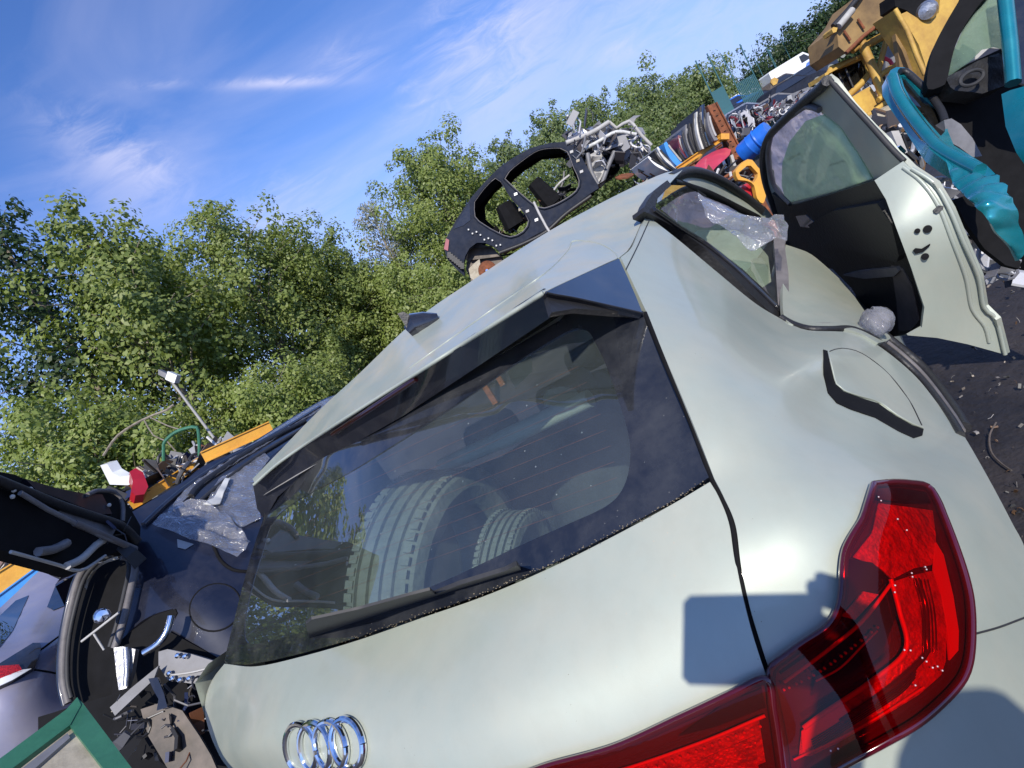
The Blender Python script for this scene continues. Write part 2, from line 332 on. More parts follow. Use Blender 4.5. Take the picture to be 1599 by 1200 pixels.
class Surf:
    """smooth sheet through 3D anchor points: inverse depth as a thin-plate spline over the view"""
    def __init__(s, anchors, lam=1e-3):
        A = []
        for a in anchors:
            if a[0] == 'c': x, y, z = to_px(car(*a[1:]))
            elif a[0] == 'w': x, y, z = to_px(a[1:])
            else: x, y, z = a
            A.append((x/800, y/800, 1/z))
        A = np.array(A); s.P = A[:, :2]; n = len(A)
        K = s.k(s.P, s.P)+lam*np.eye(n); Q = np.c_[np.ones(n), s.P]
        s.plane = n <= 3
        if s.plane: s.c = np.linalg.lstsq(Q, A[:, 2], rcond=None)[0]; return
        S = np.block([[K, Q], [Q.T, np.zeros((3, 3))]]); s.w = np.linalg.solve(S, np.r_[A[:, 2], 0, 0, 0])
    def k(s, a, b):
        d2 = ((a[:, None]-b[None])**2).sum(-1)+1e-12; return .5*d2*np.log(d2)
    def t(s, P):
        P = np.asarray(P, float).reshape(-1, 2)/800; Q = np.c_[np.ones(len(P)), P]
        if s.plane: r = Q@s.c
        else: r = s.k(P, s.P)@s.w[:-3]+Q@s.w[-3:]
        return 1/np.clip(r, .005, 20)
    def lift(s, P, off=0):
        P = np.asarray(P, float).reshape(-1, 2); t = s.t(P)-off
        R = CR[None]*((P[:, 0]-800)/F_PX)[:, None]-CU[None]*((P[:, 1]-600)/F_PX)[:, None]+CF[None]
        return CAM+R*t[:, None]
def flat(t): return Surf([(0, 0, t), (1600, 0, t), (0, 1200, t)])
def cdt(outline, holes=(), step=14):
    O = np.asarray(outline, float); pts = [O]; edges = [(i, (i+1) % len(O)) for i in range(len(O))]; b = len(O)
    for h in holes:
        h = np.asarray(h, float); pts.append(h); edges += [(b+i, b+(i+1) % len(h)) for i in range(len(h))]; b += len(h)
    B = np.vstack(pts)
    if step:
        x0, y0 = O.min(0); x1, y1 = O.max(0); gx, gy = np.meshgrid(np.arange(x0+step/2, x1, step), np.arange(y0+step/2, y1, step*.87))
        gx[::2] += step/2; G = np.c_[gx.ravel(), gy.ravel()]
        G = G[inpoly(G, O)]
        for h in holes: G = G[~inpoly(G, h)]
        if len(G):
            E0 = B[[e[0] for e in edges]]; E1 = B[[e[1] for e in edges]]; D = E1-E0; LL = (D**2).sum(1)+1e-9
            tt = np.clip(((G[:, None]-E0[None])*D[None]).sum(-1)/LL[None], 0, 1)
            dist = np.sqrt((((E0[None]+D[None]*tt[..., None])-G[:, None])**2).sum(-1)).min(1); G = G[dist > step*.42]
        allp = np.vstack([B, G])
    else: allp = B
    v, e, f, *_ = delaunay_2d_cdt([Vector(p) for p in allp], edges, [], 1, 1e-4)
    v = np.array([tuple(p) for p in v]); f = [tuple(t) for t in f]
    if f:
        c = np.array([v[list(t)].mean(0) for t in f]); keep = inpoly(c, O)
        for h in holes: keep &= ~inpoly(c, h)
        f = [t for t, k in zip(f, keep) if k]
    return v, f
def panel(name, outline, surf, m, parent=None, th=.004, off=0, holes=(), step=14, sm=False, loc=None, back=None, smooth=35, wrinkle=0):
    """a plate of real thickness whose face follows surf"""
    if isinstance(surf, (int, float)): surf = flat(surf)
    O = spline(outline, True) if sm else np.array(outline, float)
    if not sm:   # resample straight edges
        R = []
        for i in range(len(O)):
            a, b = O[i], O[(i+1) % len(O)]; n = max(1, int(np.linalg.norm(b-a)/max(step, 6))); R += [a+(b-a)*k/n for k in range(n)]
        O = np.array(R)
    holes = [spline(h, True) if sm else np.array(h, float) for h in holes]
    v2, f = cdt(O, holes, step)
    V = surf.lift(v2, off); n = len(V)
    tri = []
    for t in f:
        a, b, c = V[list(t)]; nn = np.cross(b-a, c-a)
        tri.append(t if nn@(CAM-a) > 0 else t[::-1])
    VN = np.zeros((n, 3))
    for t in tri:
        a, b, c = V[list(t)]; nn = np.cross(b-a, c-a)
        for i in t: VN[i] += nn
    VN /= np.linalg.norm(VN, axis=1)[:, None]+1e-12
    if wrinkle:
        ph = rng.uniform(0, 6, 8); fr = rng.uniform(12, 45, (8, 3))
        V = V+VN*(sum(np.abs(np.sin(V@fr[i]+ph[i]))-.6 for i in range(8))*wrinkle)[:, None]
    Bk = V-(VN*th if back is None else np.asarray(back)[None]*-1)
    cnt = {}
    for t in tri:
        for a, b in ((t[0], t[1]), (t[1], t[2]), (t[2], t[0])): cnt[(a, b)] = cnt.get((a, b), 0)+1
    side = [(b, a, a+n, b+n) for (a, b) in cnt if (b, a) not in cnt]
    F2 = tri+[tuple(i+n for i in t[::-1]) for t in tri]+side
    return link(name, np.vstack([V, Bk]), F2, m, parent, smooth, loc)
def strip(name, pts, surf, r, m, parent=None, off=0, sm=True, n=8, flat_=None):
    if isinstance(surf, (int, float)): surf = flat(surf)
    P = spline(pts) if sm else np.array(pts, float)
    return MB().tube(surf.lift(P, off), r, n).go(name, m, parent, 60)
def sheet(name, rows, m, parent=None, th=0, smooth=40):
    """loft through rows of 3D points"""
    R = np.array(rows, float); a, b = R.shape[:2]; V = R.reshape(-1, 3); Fc = [(i*b+j, i*b+j+1, (i+1)*b+j+1, (i+1)*b+j) for i in range(a-1) for j in range(b-1)]
    return link(name, V, Fc, m, parent, smooth)
def text_on(name, txt, o, d, size, surf, m, parent, off=.003):
    """raised lettering laid along direction d (in the view) on surf"""
    cu = bpy.data.curves.new('lettering', 'FONT'); cu.body = txt; cu.size = 1; cu.extrude = 0
    ob = bpy.data.objects.new('lettering', cu); COL.objects.link(ob); dg = bpy.context.evaluated_depsgraph_get(); dg.update()
    me = bpy.data.meshes.new_from_object(ob.evaluated_get(dg)); d = np.array(d, float); d /= np.linalg.norm(d); u = np.array([d[1], -d[0]])
    P = [np.array(o)+size*(v.co.x*d+v.co.y*u) for v in me.vertices]; Fc = [tuple(p.vertices) for p in me.polygons]
    bpy.data.objects.remove(ob); bpy.data.curves.remove(cu); bpy.data.meshes.remove(me)
    return link(name, surf.lift(P, off), Fc, m, parent, 0)

# ------------------------------------------------------------------ ground
def ground():
    n = 60; xs = np.linspace(-1, 1, n); xs = np.sign(xs)*np.abs(xs)**2.2*400
    V = [(x, y, .03*math.sin(x*.9+y*.4)+.02*math.sin(y*1.7)-.02) for y in xs for x in xs]
    Fc = [(i*n+j, i*n+j+1, (i+1)*n+j+1, (i+1)*n+j) for i in range(n-1) for j in range(n-1)]
    o = link('ground', V, Fc, 'ground', None); setp(o, kind='structure')
ground()
def gp(px, py, z=0):
    r = ray(px, py); return CAM+r*((z-CAM[2])/r[2])

# ------------------------------------------------------------------ near silver car
NC = thing('hatchback_car', 'silver grey hatchback close up with red tail lamp and four chrome rings on its tailgate', 'car', car(0, 1.5, 0))
c = 'c'
S_tail = Surf([(c, -.655, .13, 1.02), (c, .68, .155, 1.068), (c, 0, .045, 1.035), (c, .35, .075, 1.045), (c, -.35, .06, 1.03),
               (c, 0, -.085, .93), (c, .35, -.06, .945), (c, .66, .035, .93), (c, -.35, -.05, .92), (c, -.62, .05, .91),
               (c, 0, -.10, .80), (c, .64, -.0, .80), (c, -.60, .02, .78), (c, 0, -.09, .6), (c, .6, -.0, .6), (c, -.6, .02, .55)], 3e-3)
S_glass = Surf([(c, -.655, .13, 1.02), (c, .68, .16, 1.068), (c, 0, .06, 1.04), (c, .632, .371, 1.301), (c, -.60, .36, 1.29), (c, 0, .30, 1.33), (c, 0, .185, 1.185), (c, .655, .262, 1.185), (c, -.63, .24, 1.155)], 1e-4)
S_quart = Surf([(c, .68, .16, 1.07), (c, .632, .371, 1.305), (c, .60, .52, 1.425), (c, .622, .80, 1.51), (c, .675, .96, 1.33), (c, .735, 1.12, 1.12),
                (c, .72, .45, 1.22), (c, .77, .33, 1.09), (c, .83, .52, 1.085), (c, .80, .6, 1.03), (c, .845, .93, 1.05), (c, .895, 1.0, .94), (c, .895, .65, .875),
                (c, .931, .85, .83), (1120, 850, .69), (1220, 850, .665), (1320, 850, .655), (1420, 850, .67), (1500, 850, .71), (1580, 850, .80),
                (1400, 760, .715), (1480, 760, .80), (1250, 760, .70), (1190, 1000, .648), (1320, 1000, .63), (1420, 1000, .625), (1500, 1000, .64), (1580, 1000, .69),
                (1220, 1180, .635), (1320, 1150, .612), (1420, 1150, .605), (1500, 1150, .61), (1580, 1150, .635), (1300, 1350, .60), (1580, 1350, .60)], 4e-3)
def on_plane(px, py, n, d):
    """anchor where the view of (px, py) meets the plane n.X = d of the near car"""
    R_ = ray(px, py); rc = kR*(R_@CR)+kU*(R_@CU)+kF*(R_@CF); n = np.array(n, float); return (px, py, float((d-n@KC)/(n@rc)))
S_roof = Surf([on_plane(x, y, (.128, 1, 0), .290) for x, y in ((395, 752), (440, 720), (520, 666), (600, 616), (680, 565), (760, 514), (805, 485), (850, 457))]
              + [on_plane(x, y, (0, 1, 0), v) for x, y, v in ((500, 640, .50), (560, 585, .55), (650, 500, .63), (740, 437, .72), (850, 366, .86), (930, 322, .96), (1000, 287, 1.08), (1066, 266, 1.35),
                 (470, 690, .41), (600, 575, .47), (700, 502, .52), (800, 430, .60), (900, 365, .76), (700, 530, .38), (800, 460, .44), (880, 410, .50), (920, 415, .42), (967, 403, .52), (985, 385, .60), (1008, 335, .78), (960, 350, .78))], 6e-4)
# tailgate skin
glass_bottom = [(355, 1038), (400, 1036), (470, 1021), (560, 995), (660, 960), (760, 925), (860, 882), (960, 832), (1050, 783), (1108, 747)]
def shift(P, dx, dy): return [(x+dx, y+dy) for x, y in P]
tg = [(351, 1037), (351, 1037)]+shift(glass_bottom, 0, 5)[1:-1]+[(1109, 753), (1109, 753), (1122, 775), (1138, 815), (1148, 870), (1160, 930), (1174, 985), (1190, 1036), (1198, 1058), (1198, 1058),
      (1140, 1083), (1060, 1120), (960, 1165), (860, 1193), (790, 1215), (640, 1240), (640, 1240), (640, 1420), (640, 1420), (430, 1400), (430, 1400), (372, 1230), (343, 1180), (325, 1135), (321, 1095), (332, 1062)]
panel('tailgate', tg, S_tail, 'silver', NC, th=.012, sm=True, step=13)
# rear glass with its black ceramic border
glass_out = [(428, 762), (428, 762), (482, 715), (623, 632), (737, 560), (862, 480), (862, 480), (1005, 486), (1005, 486), (1035, 560), (1075, 655), (1110, 744), (1110, 744)]+glass_bottom[::-1][1:]+[(351, 1034), (362, 985), (392, 870)]
clear_in = [(440, 800), (560, 730), (700, 640), (840, 545), (907, 513), (935, 545), (962, 612), (982, 680), (984, 725), (972, 765), (945, 792), (880, 822), (800, 858), (700, 905), (600, 945), (480, 985), (405, 1005), (384, 1000), (385, 955), (408, 870)]
panel('rear_window', clear_in, S_glass, 'rearglass', NC, th=.004, off=-.004, sm=True)
frit = panel('window_border', glass_out, S_glass, 'frit', NC, th=.004, sm=True, holes=[clear_in])
# spoiler lip, roof, blade
sil = [(395, 745), (430, 712), (500, 640), (560, 585), (650, 500), (740, 437), (850, 366), (930, 322), (1000, 287), (1040, 270), (1066, 266)]
S_lip = Surf([(c, -.565, .363, 1.413), (c, .566, .218, 1.396), (c, 0, .215, 1.425), (c, .585, .40, 1.44), (c, .60, .53, 1.43), (c, .3, .5, 1.515), (c, 0, .52, 1.53), (c, -.30, .44, 1.485)], 1e-3)
panel('roof_panel', [(395, 748), (395, 748)]+sil[1:]+[(1066, 266), (1048, 285), (1020, 318), (1008, 334), (1008, 334), (985, 385), (968, 402), (968, 402), (900, 433), (850, 456), (850, 456), (760, 512), (640, 588), (520, 664), (440, 718), (398, 755), (398, 755)],
      S_roof, 'silver_dirty', NC, th=.003, sm=True, step=12)
strip('spoiler_edge', [(397, 757), (440, 720), (520, 666), (640, 590), (760, 514), (849, 458)], S_roof, .004, 'silver', NC)
strip('roof_seam', [(640, 575), (760, 490), (850, 428), (888, 390), (893, 378), (910, 376), (940, 382), (962, 396), (967, 404)], S_roof, .0016, 'silver', NC, off=.001)
# underside of the spoiler (gloss black)
S_under = Surf([(x, y, float(S_roof.t([(x, y)])[0])+.012) for x, y in ((396, 754), (460, 706), (560, 642), (660, 578), (760, 514), (849, 459))]+[ (c, .45, .34, 1.335), (c, 0, .31, 1.34), (c, -.55, .37, 1.30)], 1e-3)
panel('spoiler_underside', [(395, 754), (440, 722), (520, 668), (640, 592), (760, 516), (850, 459), (868, 462), (866, 492), (740, 577), (628, 651), (488, 730), (434, 776), (414, 812), (402, 795)], S_under, 'black_gloss', NC, th=.01, off=-.012)
S_blade = Surf([(c, .57, .222, 1.392), (c, .60, .53, 1.425), (c, .635, .371, 1.305), (c, .60, .38, 1.37)], 1e-3)
panel('spoiler_blade', [(852, 456), (908, 430), (967, 404), (980, 432), (993, 462), (1004, 489), (960, 480), (905, 467), (866, 460)], S_blade, 'black_gloss', NC, th=.012, off=.004, step=10)
panel('blade_underside', [(853, 457), (866, 460), (905, 467), (1004, 489), (960, 487), (900, 482), (862, 488)], S_blade, 'black', NC, th=.01, off=-.012, step=10)
strip('blade_edge', [(853, 457), (866, 460), (905, 467), (1003, 489)], S_blade, .0022, 'black_gloss', NC, off=.006)
strip('stop_lamp', [(520, 678), (620, 612), (650, 592)], S_under, .006, 'lensblack', NC, off=.004)
# quarter panel with fuel flap
flap_gap = [(1286, 546), (1288, 585), (1294, 613), (1308, 629), (1330, 639), (1368, 652), (1404, 673), (1428, 684), (1441, 680), (1443, 670), (1425, 664), (1400, 650), (1372, 630), (1340, 620), (1318, 612), (1306, 600), (1299, 575), (1293, 548)]
lamp = [(1366, 757), (1366, 757), (1405, 754), (1448, 760), (1460, 775), (1473, 805), (1492, 855), (1508, 905), (1516, 950), (1516, 1010), (1508, 1050), (1488, 1080), (1440, 1124), (1385, 1157), (1310, 1198), (1240, 1240), (1240, 1240), (1231, 1215), (1222, 1150), (1206, 1072), (1202, 1046), (1202, 1046), (1250, 1010), (1296, 978), (1314, 942), (1318, 905), (1320, 868), (1333, 838), (1349, 812)]
lampP = spline(lamp, True)
q = [(970, 402), (970, 402), (988, 385), (1010, 336), (1010, 336), (1060, 375), (1120, 425), (1180, 474), (1228, 503), (1228, 503), (1262, 516), (1330, 520), (1372, 540), (1430, 588), (1478, 648), (1478, 648), (1500, 672), (1540, 740), (1580, 815), (1605, 868), (1640, 1000), (1660, 1200), (1660, 1200), (1600, 1400), (1260, 1400), (1260, 1400),
     (1250, 1280), (1240, 1244), (1240, 1244), (1231, 1215), (1222, 1150), (1206, 1072), (1202, 1046), (1202, 1046), (1190, 1010), (1172, 950), (1158, 885), (1149, 820), (1130, 775), (1116, 748), (1116, 748), (1080, 655), (1040, 560), (1012, 492), (1012, 492), (990, 445)]
quart = panel('quarter_panel', q, S_quart, 'silver', NC, th=.01, sm=True, holes=[], step=11)
panel('fuel_flap_gap', flap_gap, S_quart, 'black_dull', NC, th=.002, off=.006, step=6)
fl = panel('fuel_flap', [(1294, 548), (1300, 575), (1307, 600), (1319, 611), (1341, 619), (1373, 629), (1401, 649), (1426, 663), (1441, 669), (1420, 625), (1385, 580), (1345, 550), (1312, 542)], S_quart, 'silver', NC, th=.003, off=.004, step=8)
strip('flap_joint', [(1296, 549), (1315, 544), (1346, 552), (1386, 582), (1420, 625), (1440, 664)], S_quart, .0009, 'rubber', NC, off=.0045)
strip('flap_edge', [(1294, 549), (1300, 575), (1307, 600), (1319, 610), (1341, 618), (1373, 628), (1401, 648), (1426, 662), (1442, 668)], S_quart, .0016, 'silver', NC, off=.008)
strip('panel_joint', [(1520, 991), (1560, 980), (1603, 964), (1650, 948)], S_quart, .0012, 'rubber', NC, off=.001)
strip('pillar_joint', [(1014, 345), (996, 385), (978, 421)], S_quart, .0011, 'rubber', NC, off=.001)
strip('tailgate_seal', [(1008, 490), (1037, 560), (1078, 655), (1113, 748), (1127, 775), (1144, 817), (1153, 875), (1165, 938), (1180, 995), (1196, 1040), (1214, 1110), (1226, 1180), (1236, 1230)], S_quart, .0045, 'black_dull', NC, off=-.008)
# tail lamp (body side)
TL = panel('tail_lamp', lamp, S_quart, 'lensdeep', NC, th=.02, off=.004, sm=True, step=12)
def lampbit(name, pts, m, off=.009, sm=False, p=TL, s=S_quart, th=.002): return panel(name, pts, s, m, p, th=th, off=off, step=12, sm=sm)
Z = lambda P: [(1290+x/2.608, 740+y/2.608) for x, y in P]
lampbit('reflector', Z([(215, 120), (330, 135), (435, 150), (448, 250), (450, 330), (430, 372), (360, 385), (270, 430), (215, 380), (110, 340), (190, 240)]), 'lensred')
lampbit('cap', Z([(200, 60), (300, 58), (415, 75), (430, 120), (330, 118), (215, 105)]), 'lensblack', .010)
lampbit('facet_glint', Z([(90, 345), (190, 362), (262, 430), (180, 520), (70, 590), (60, 560), (85, 450)]), 'lensblack', .0105)
lampbit('facet_glint', Z([(155, 480), (215, 492), (120, 595), (65, 580)]), 'lensred', .0125)
lampbit('reflector', Z([(215, 500), (275, 470), (295, 560), (240, 700), (120, 800), (0, 870), (-60, 905), (-40, 830), (60, 690)]), 'lensblack', .0105)
lampbit('light_guide', Z([(275, 440), (350, 415), (435, 395), (470, 500), (492, 620), (490, 760), (470, 820), (380, 900), (200, 1010), (60, 1090), (-60, 1150), (-110, 1150), (-100, 1060), (0, 985), (180, 860), (320, 750), (335, 720), (310, 600)]), 'lenspink', .0115)
lampbit('reflector', Z([(-100, 1050), (10, 965), (70, 925), (120, 990), (20, 1070), (-95, 1130)]), 'lensorange', .0135)
lampbit('reflector', Z([(450, 280), (480, 330), (520, 500), (542, 640), (540, 720), (505, 760), (495, 620), (470, 480), (440, 390)]), 'lensorange', .0125)
for P_, r_ in ((Z([(265, 430), (300, 560), (325, 720), (180, 850), (0, 970), (-90, 1035)]), .0025), (Z([(265, 450), (150, 600), (0, 725), (-170, 850)]), .0018), (Z([(-40, 845), (60, 790), (150, 700), (210, 640)]), .0010)):
    strip('light_strip', P_, S_quart, r_, 'lensorange', TL, off=.016)
strip('light_strip', Z([(-130, 1165), (60, 1075), (230, 980), (400, 870)]), S_quart, .0012, 'lensorange', TL, off=.014)
strip('light_strip', Z([(370, 425), (405, 540), (410, 680), (398, 745), (250, 880), (60, 1010)]), S_quart, .0030, 'lensdeep', TL, off=.0135)
for (x, y) in ((410, 390), (405, 380), (350, 405), (353, 420), (282, 455), (281, 483), (320, 718), (345, 720), (393, 750), (410, 765), (435, 790), (455, 785), (475, 802), (365, 862), (215, 95), (225, 110), (293, 185), (330, 230), (50, 1120), (20, 1128)):
    p_ = S_quart.lift(Z([(x, y)]), .0215)[0]; MB().lathe(p_, p_-CAM, [(.0001, -.0011), (.0006, -.0009), (.0010, 0), (.0008, .0008)], 8).go('facet_glint', 'sparkle', TL)  # pale beads added where the lens glints in the sun
strip('facet_glint', Z([(290, 180), (345, 268)]), S_quart, .0012, 'lenspink', TL, off=.012)
for k in range(6): strip('facet_glint', Z([(-60+k*3, 1085+k*9), (100, 985+k*9), (300, 850+k*10), (375-k*2, 770+k*12)]), S_quart, .0006, 'lensdeep', TL, off=.0142)
for k in range(5): strip('facet_glint', Z([(360+k*14, 430), (392+k*13, 560), (398+k*14, 730)]), S_quart, .0005, 'lensdeep', TL, off=.0142)
for i in range(18):
    t_ = i/17; p_ = spline(Z([(-170, 880), (-40, 815), (80, 730), (210, 625)]), step=4); k_ = int(t_*(len(p_)-1)); 
    MB().lathe(S_quart.lift(p_[k_:k_+1], .0135)[0], CF, [(.0001, -.0015), (.0013, -.001), (.0013, .001)], 8).go('bulb', 'lensorange', TL)
panel('lens', lamp, S_quart, 'lens', TL, th=.001, off=.021, sm=True, step=10)
strip('lens_edge', [tuple(p) for p in lampP[::3]]+[tuple(lampP[0])], S_quart, .005, 'lensdeep', TL, off=.012)
# tail lamp (tailgate side)
lamp2 = [(1196, 1062), (1196, 1062), (1207, 1110), (1220, 1200), (1228, 1265), (1228, 1265), (1100, 1330), (900, 1360), (700, 1370), (650, 1300), (648, 1246), (648, 1246), (790, 1219), (860, 1197), (960, 1169), (1060, 1124), (1140, 1087)]
TL2 = panel('tail_lamp', lamp2, S_tail, 'lensdeep', NC, th=.02, off=.004, sm=True, step=12)
lampbit('reflector', [(700, 1275), (860, 1240), (990, 1200), (1100, 1160), (1185, 1120), (1196, 1190), (1100, 1230), (950, 1280), (760, 1310)], 'lensred', .008, p=TL2, s=S_tail)
lampbit('facet_glint', [(1130, 1100), (1190, 1075), (1197, 1105), (1120, 1135), (1060, 1150)], 'lensblack', .009, p=TL2, s=S_tail)
lampbit('facet_glint', [(1090, 1190), (1180, 1150), (1185, 1200), (1100, 1240), (1000, 1260)], 'lenspink', .010, p=TL2, s=S_tail)
strip('light_strip', [(880, 1225), (980, 1200), (1100, 1158), (1195, 1118)], S_tail, .0018, 'lensorange', TL2, off=.014)
for i in range(16): MB().lathe(S_tail.lift([(1000+i*12.5, 1208-i*4.9)], .0135)[0], CF, [(.0001, -.0015), (.0015, -.001), (.0015, .001)], 8).go('bulb', 'lensorange', TL2)
panel('lens', lamp2, S_tail, 'lens', TL2, th=.001, off=.021, sm=True, step=10)
strip('lens_edge', [(648, 1246), (790, 1219), (860, 1197), (960, 1169), (1060, 1124), (1140, 1087), (1196, 1062), (1207, 1110), (1220, 1200), (1228, 1265)], S_tail, .005, 'lensdeep', TL2, off=.010)
# rings
EM = thing('emblem', None, None, S_tail.lift([(507, 1165)])[0]-wloc(NC)); EM.parent = NC; del EM
em = [o for o in bpy.data.objects if o.name.startswith('emblem')][0]
for o in [em]:
    for k in ('label', 'category'):
        if k in o: del o[k]
for (cx, cy) in ((471, 1170), (493, 1168), (517, 1166), (543, 1162)):
    pts = []
    for k in range(33):
        a = 2*math.pi*k/32; x = 24*math.cos(a); y = 39*math.sin(a); x += .22*y*.6; pts.append((cx+x, cy+y))
    MB().tube(S_tail.lift(pts, .008), .0055, 10, False).go('ring', 'chrome', em)
dm = MB()
for p_ in spline([(520, 1009), (600, 983), (700, 948), (800, 910), (900, 864), (1000, 812), (1060, 779), (1100, 755)], step=2.5):
    if rng.uniform() < .8: dm.tube(S_tail.lift([p_+rng.normal(size=2)*1.2-(0, 2)], .002), .001, 5) if 0 else dm.box(S_glass.lift([p_+rng.normal(size=2)*np.array([1.5, 2.2])-(0, 2)], .003)[0], CR*rng.uniform(.0003, .0010), CU*rng.uniform(.0003, .0007), CF*.0004)
link('dirt_line', dm.V, dm.F, 'dirt', NC, 0)
# wiper
S_w = Surf([(485, 995, float(S_glass.t([(485, 995)])[0])), (680, 930, float(S_glass.t([(680, 930)])[0])), (810, 890, float(S_glass.t([(810, 890)])[0]))])
WP = panel('wiper', [(484, 1000), (478, 975), (487, 968), (560, 952), (640, 930), (672, 922), (682, 930), (680, 942), (640, 952), (560, 985), (510, 1005)], S_w, 'rubber', NC, th=.004, off=.018, step=12)
panel('wiper_blade', [(676, 930), (720, 913), (790, 892), (808, 883), (814, 890), (812, 900), (795, 906), (720, 926), (684, 942)], S_w, 'rubber', WP, th=.006, off=.018, step=12)
panel('wiper_blade', [(520, 1003), (680, 952), (800, 905), (806, 912), (690, 962), (540, 1010)], S_w, 'black_dull', WP, th=.005, off=.008, step=12)
# antenna fin
MB().tube([at(686, 496, 1.42), at(668, 505, 1.42), at(650, 510, 1.42), at(640, 520, 1.42)], [.012, .03, .035, .02], 12).go('antenna', 'black_gloss', NC)
panel('antenna_fin', [(621, 490), (630, 487), (645, 494), (656, 502), (655, 515), (640, 520), (634, 510)], 1.40, 'black', NC, th=.015)
# hidden remainder of the body so that it holds up from the side
side_rows = []
for z, wx in ((.32, .86), (.5, .90), (.7, .905), (.85, .89), (1.0, .85)):
    side_rows.append([car(wx, y, z) for y in (1.75, 2.4, 3.0, 3.6, 4.1, 4.3)])
sheet('side_body', side_rows, 'silver', NC)
sheet('side_body', [[car(-wx, y, z) for y in (.12, .5, 1.2, 2.0, 3.0, 4.2)] for z, wx in ((.35, .86), (.6, .90), (.85, .90), (1.0, .84), (1.04, .72))], 'silver', NC)
sheet('bumper', [[car(x, y-dy, z) for x, y in ((-.9, .5), (-.86, .15), (-.6, .0), (0, -.06), (.6, 0), (.84, .10), (.90, .5))] for z, dy in ((.58, .02), (.45, .05), (.33, .03), (.24, -.03))], 'silver', NC)
sheet('roof_shell', [[car(x*(1-.05*i), y, z-.10*abs(x)**2) for x in np.linspace(-.56, .46, 9)] for i, (y, z) in enumerate(((.60, 1.46), (1.1, 1.47), (1.7, 1.46), (2.3, 1.42), (2.8, 1.33)))], 'silver_dirty', NC)
sheet('bonnet', [[car(x, y, z) for x in (-.7, 0, .7)] for y, z in ((3.3, 1.0), (3.9, .93), (4.3, .75), (4.38, .4))], 'silver', NC)
# cabin
cab = MB()
def q4(*P): cab.add([car(*p) for p in P], [(0, 1, 2, 3)])
q4((-.66, .16, .62), (.66, .16, .62), (.62, 3.2, .55), (-.62, 3.2, .55))
q4((-.70, .16, .62), (-.70, 3.2, .55), (-.68, 3.2, 1.05), (-.69, .25, 1.05))
q4((.70, .16, .62), (.70, 1.1, .6), (.66, 1.1, 1.04), (.63, .35, 1.04))
q4((-.69, .22, 1.05), (-.69, .95, 1.05), (-.60, .80, 1.44), (-.60, .39, 1.34)); q4((.655, .28, 1.07), (.70, .85, 1.07), (.60, .72, 1.44), (.60, .40, 1.34))
cab.go('boot_trim', 'cabin', NC)
hl = sheet('headliner', [[car(x, y, z) for x in (-.55, 0, .5)] for y, z in ((.36, 1.36), (.8, 1.46), (1.6, 1.485), (2.6, 1.43))], 'lightgrey', NC)
for x in (-.36, 0.0, .36):
    MB().tube([car(x, 1.02, .75), car(x, 1.12, 1.08)], [.17, .15], 12).go('seat_back', 'seat', NC)
    MB().tube([car(x-.09, 1.17, 1.19), car(x+.09, 1.17, 1.19)], .065, 12).go('headrest', 'seat', NC)
for x in (-.36, .40):
    MB().tube([car(x, 2.0, .7), car(x, 2.15, 1.15)], [.23, .17], 12).go('seat_back', 'seat', NC)
    MB().tube([car(x-.09, 2.2, 1.27), car(x+.09, 2.2, 1.27)], .075, 12).go('headrest', 'seat', NC)
# pillars, quarter window, door aperture
def Zq(P): return [(940+x/4.284, 240+y/4.286) for x, y in P]
S_qg = Surf([(1017, 325, 1.30), (1050, 286, 1.52), (1120, 400, 1.46), (1220, 490, 1.47), (1215, 380, 1.85), (1100, 340, 1.62)], 1e-3)
panel('window_trim', Zq([(285, 365), (300, 325), (350, 250), (440, 178), (468, 212), (400, 270), (370, 305), (360, 372), (330, 395)]), S_qg, 'black', NC, th=.02, off=.01, step=8)
panel('window_trim', Zq([(280, 362), (340, 352), (520, 470), (700, 588), (900, 740), (1080, 900), (1185, 1015), (1215, 1075), (1240, 1110), (1235, 1150), (1170, 1100), (1000, 945), (860, 800), (700, 640), (520, 510), (340, 412), (285, 388)]), S_qg, 'black', NC, th=.03, off=.02, step=8)
strip('window_moulding', Zq([(345, 375), (520, 495), (700, 610), (900, 770), (1080, 940), (1190, 1050)]), S_qg, .007, 'black_gloss', NC, off=.03)
panel('quarter_window', Zq([(365, 350), (375, 300), (462, 212), (560, 215), (680, 285), (840, 350), (1000, 440), (1150, 520), (1170, 600), (1180, 900), (1185, 1020), (1080, 905), (900, 745), (700, 592), (520, 472)]), S_qg, 'sideglass', NC, th=.004, step=10)
panel('window_pillar', Zq([(1150, 560), (1235, 560), (1225, 620), (1250, 800), (1256, 1075), (1182, 1050), (1172, 900), (1160, 700)]), Surf([(1215, 385, 1.66), (1225, 490, 1.45), (1240, 430, 1.55)]), 'greyrubber', NC, th=.03, step=8)
FM = panel('plastic_film', Zq([(640, 265), (760, 330), (900, 390), (1030, 430), (1110, 445), (1160, 400), (1220, 410), (1232, 470), (1245, 490), (1235, 590), (1170, 560), (1080, 620), (1000, 650), (900, 560), (800, 500), (700, 420)]), Surf([(1095, 330, 1.50), (1230, 350, 1.50), (1170, 400, 1.42), (1200, 370, 1.45)], 1e-3), 'film', None, th=.0012, step=5, wrinkle=.004, loc=at(1180, 365, 1.45))
setp(FM, 'torn clear plastic film hanging over the quarter window of the silver hatchback', 'plastic film')
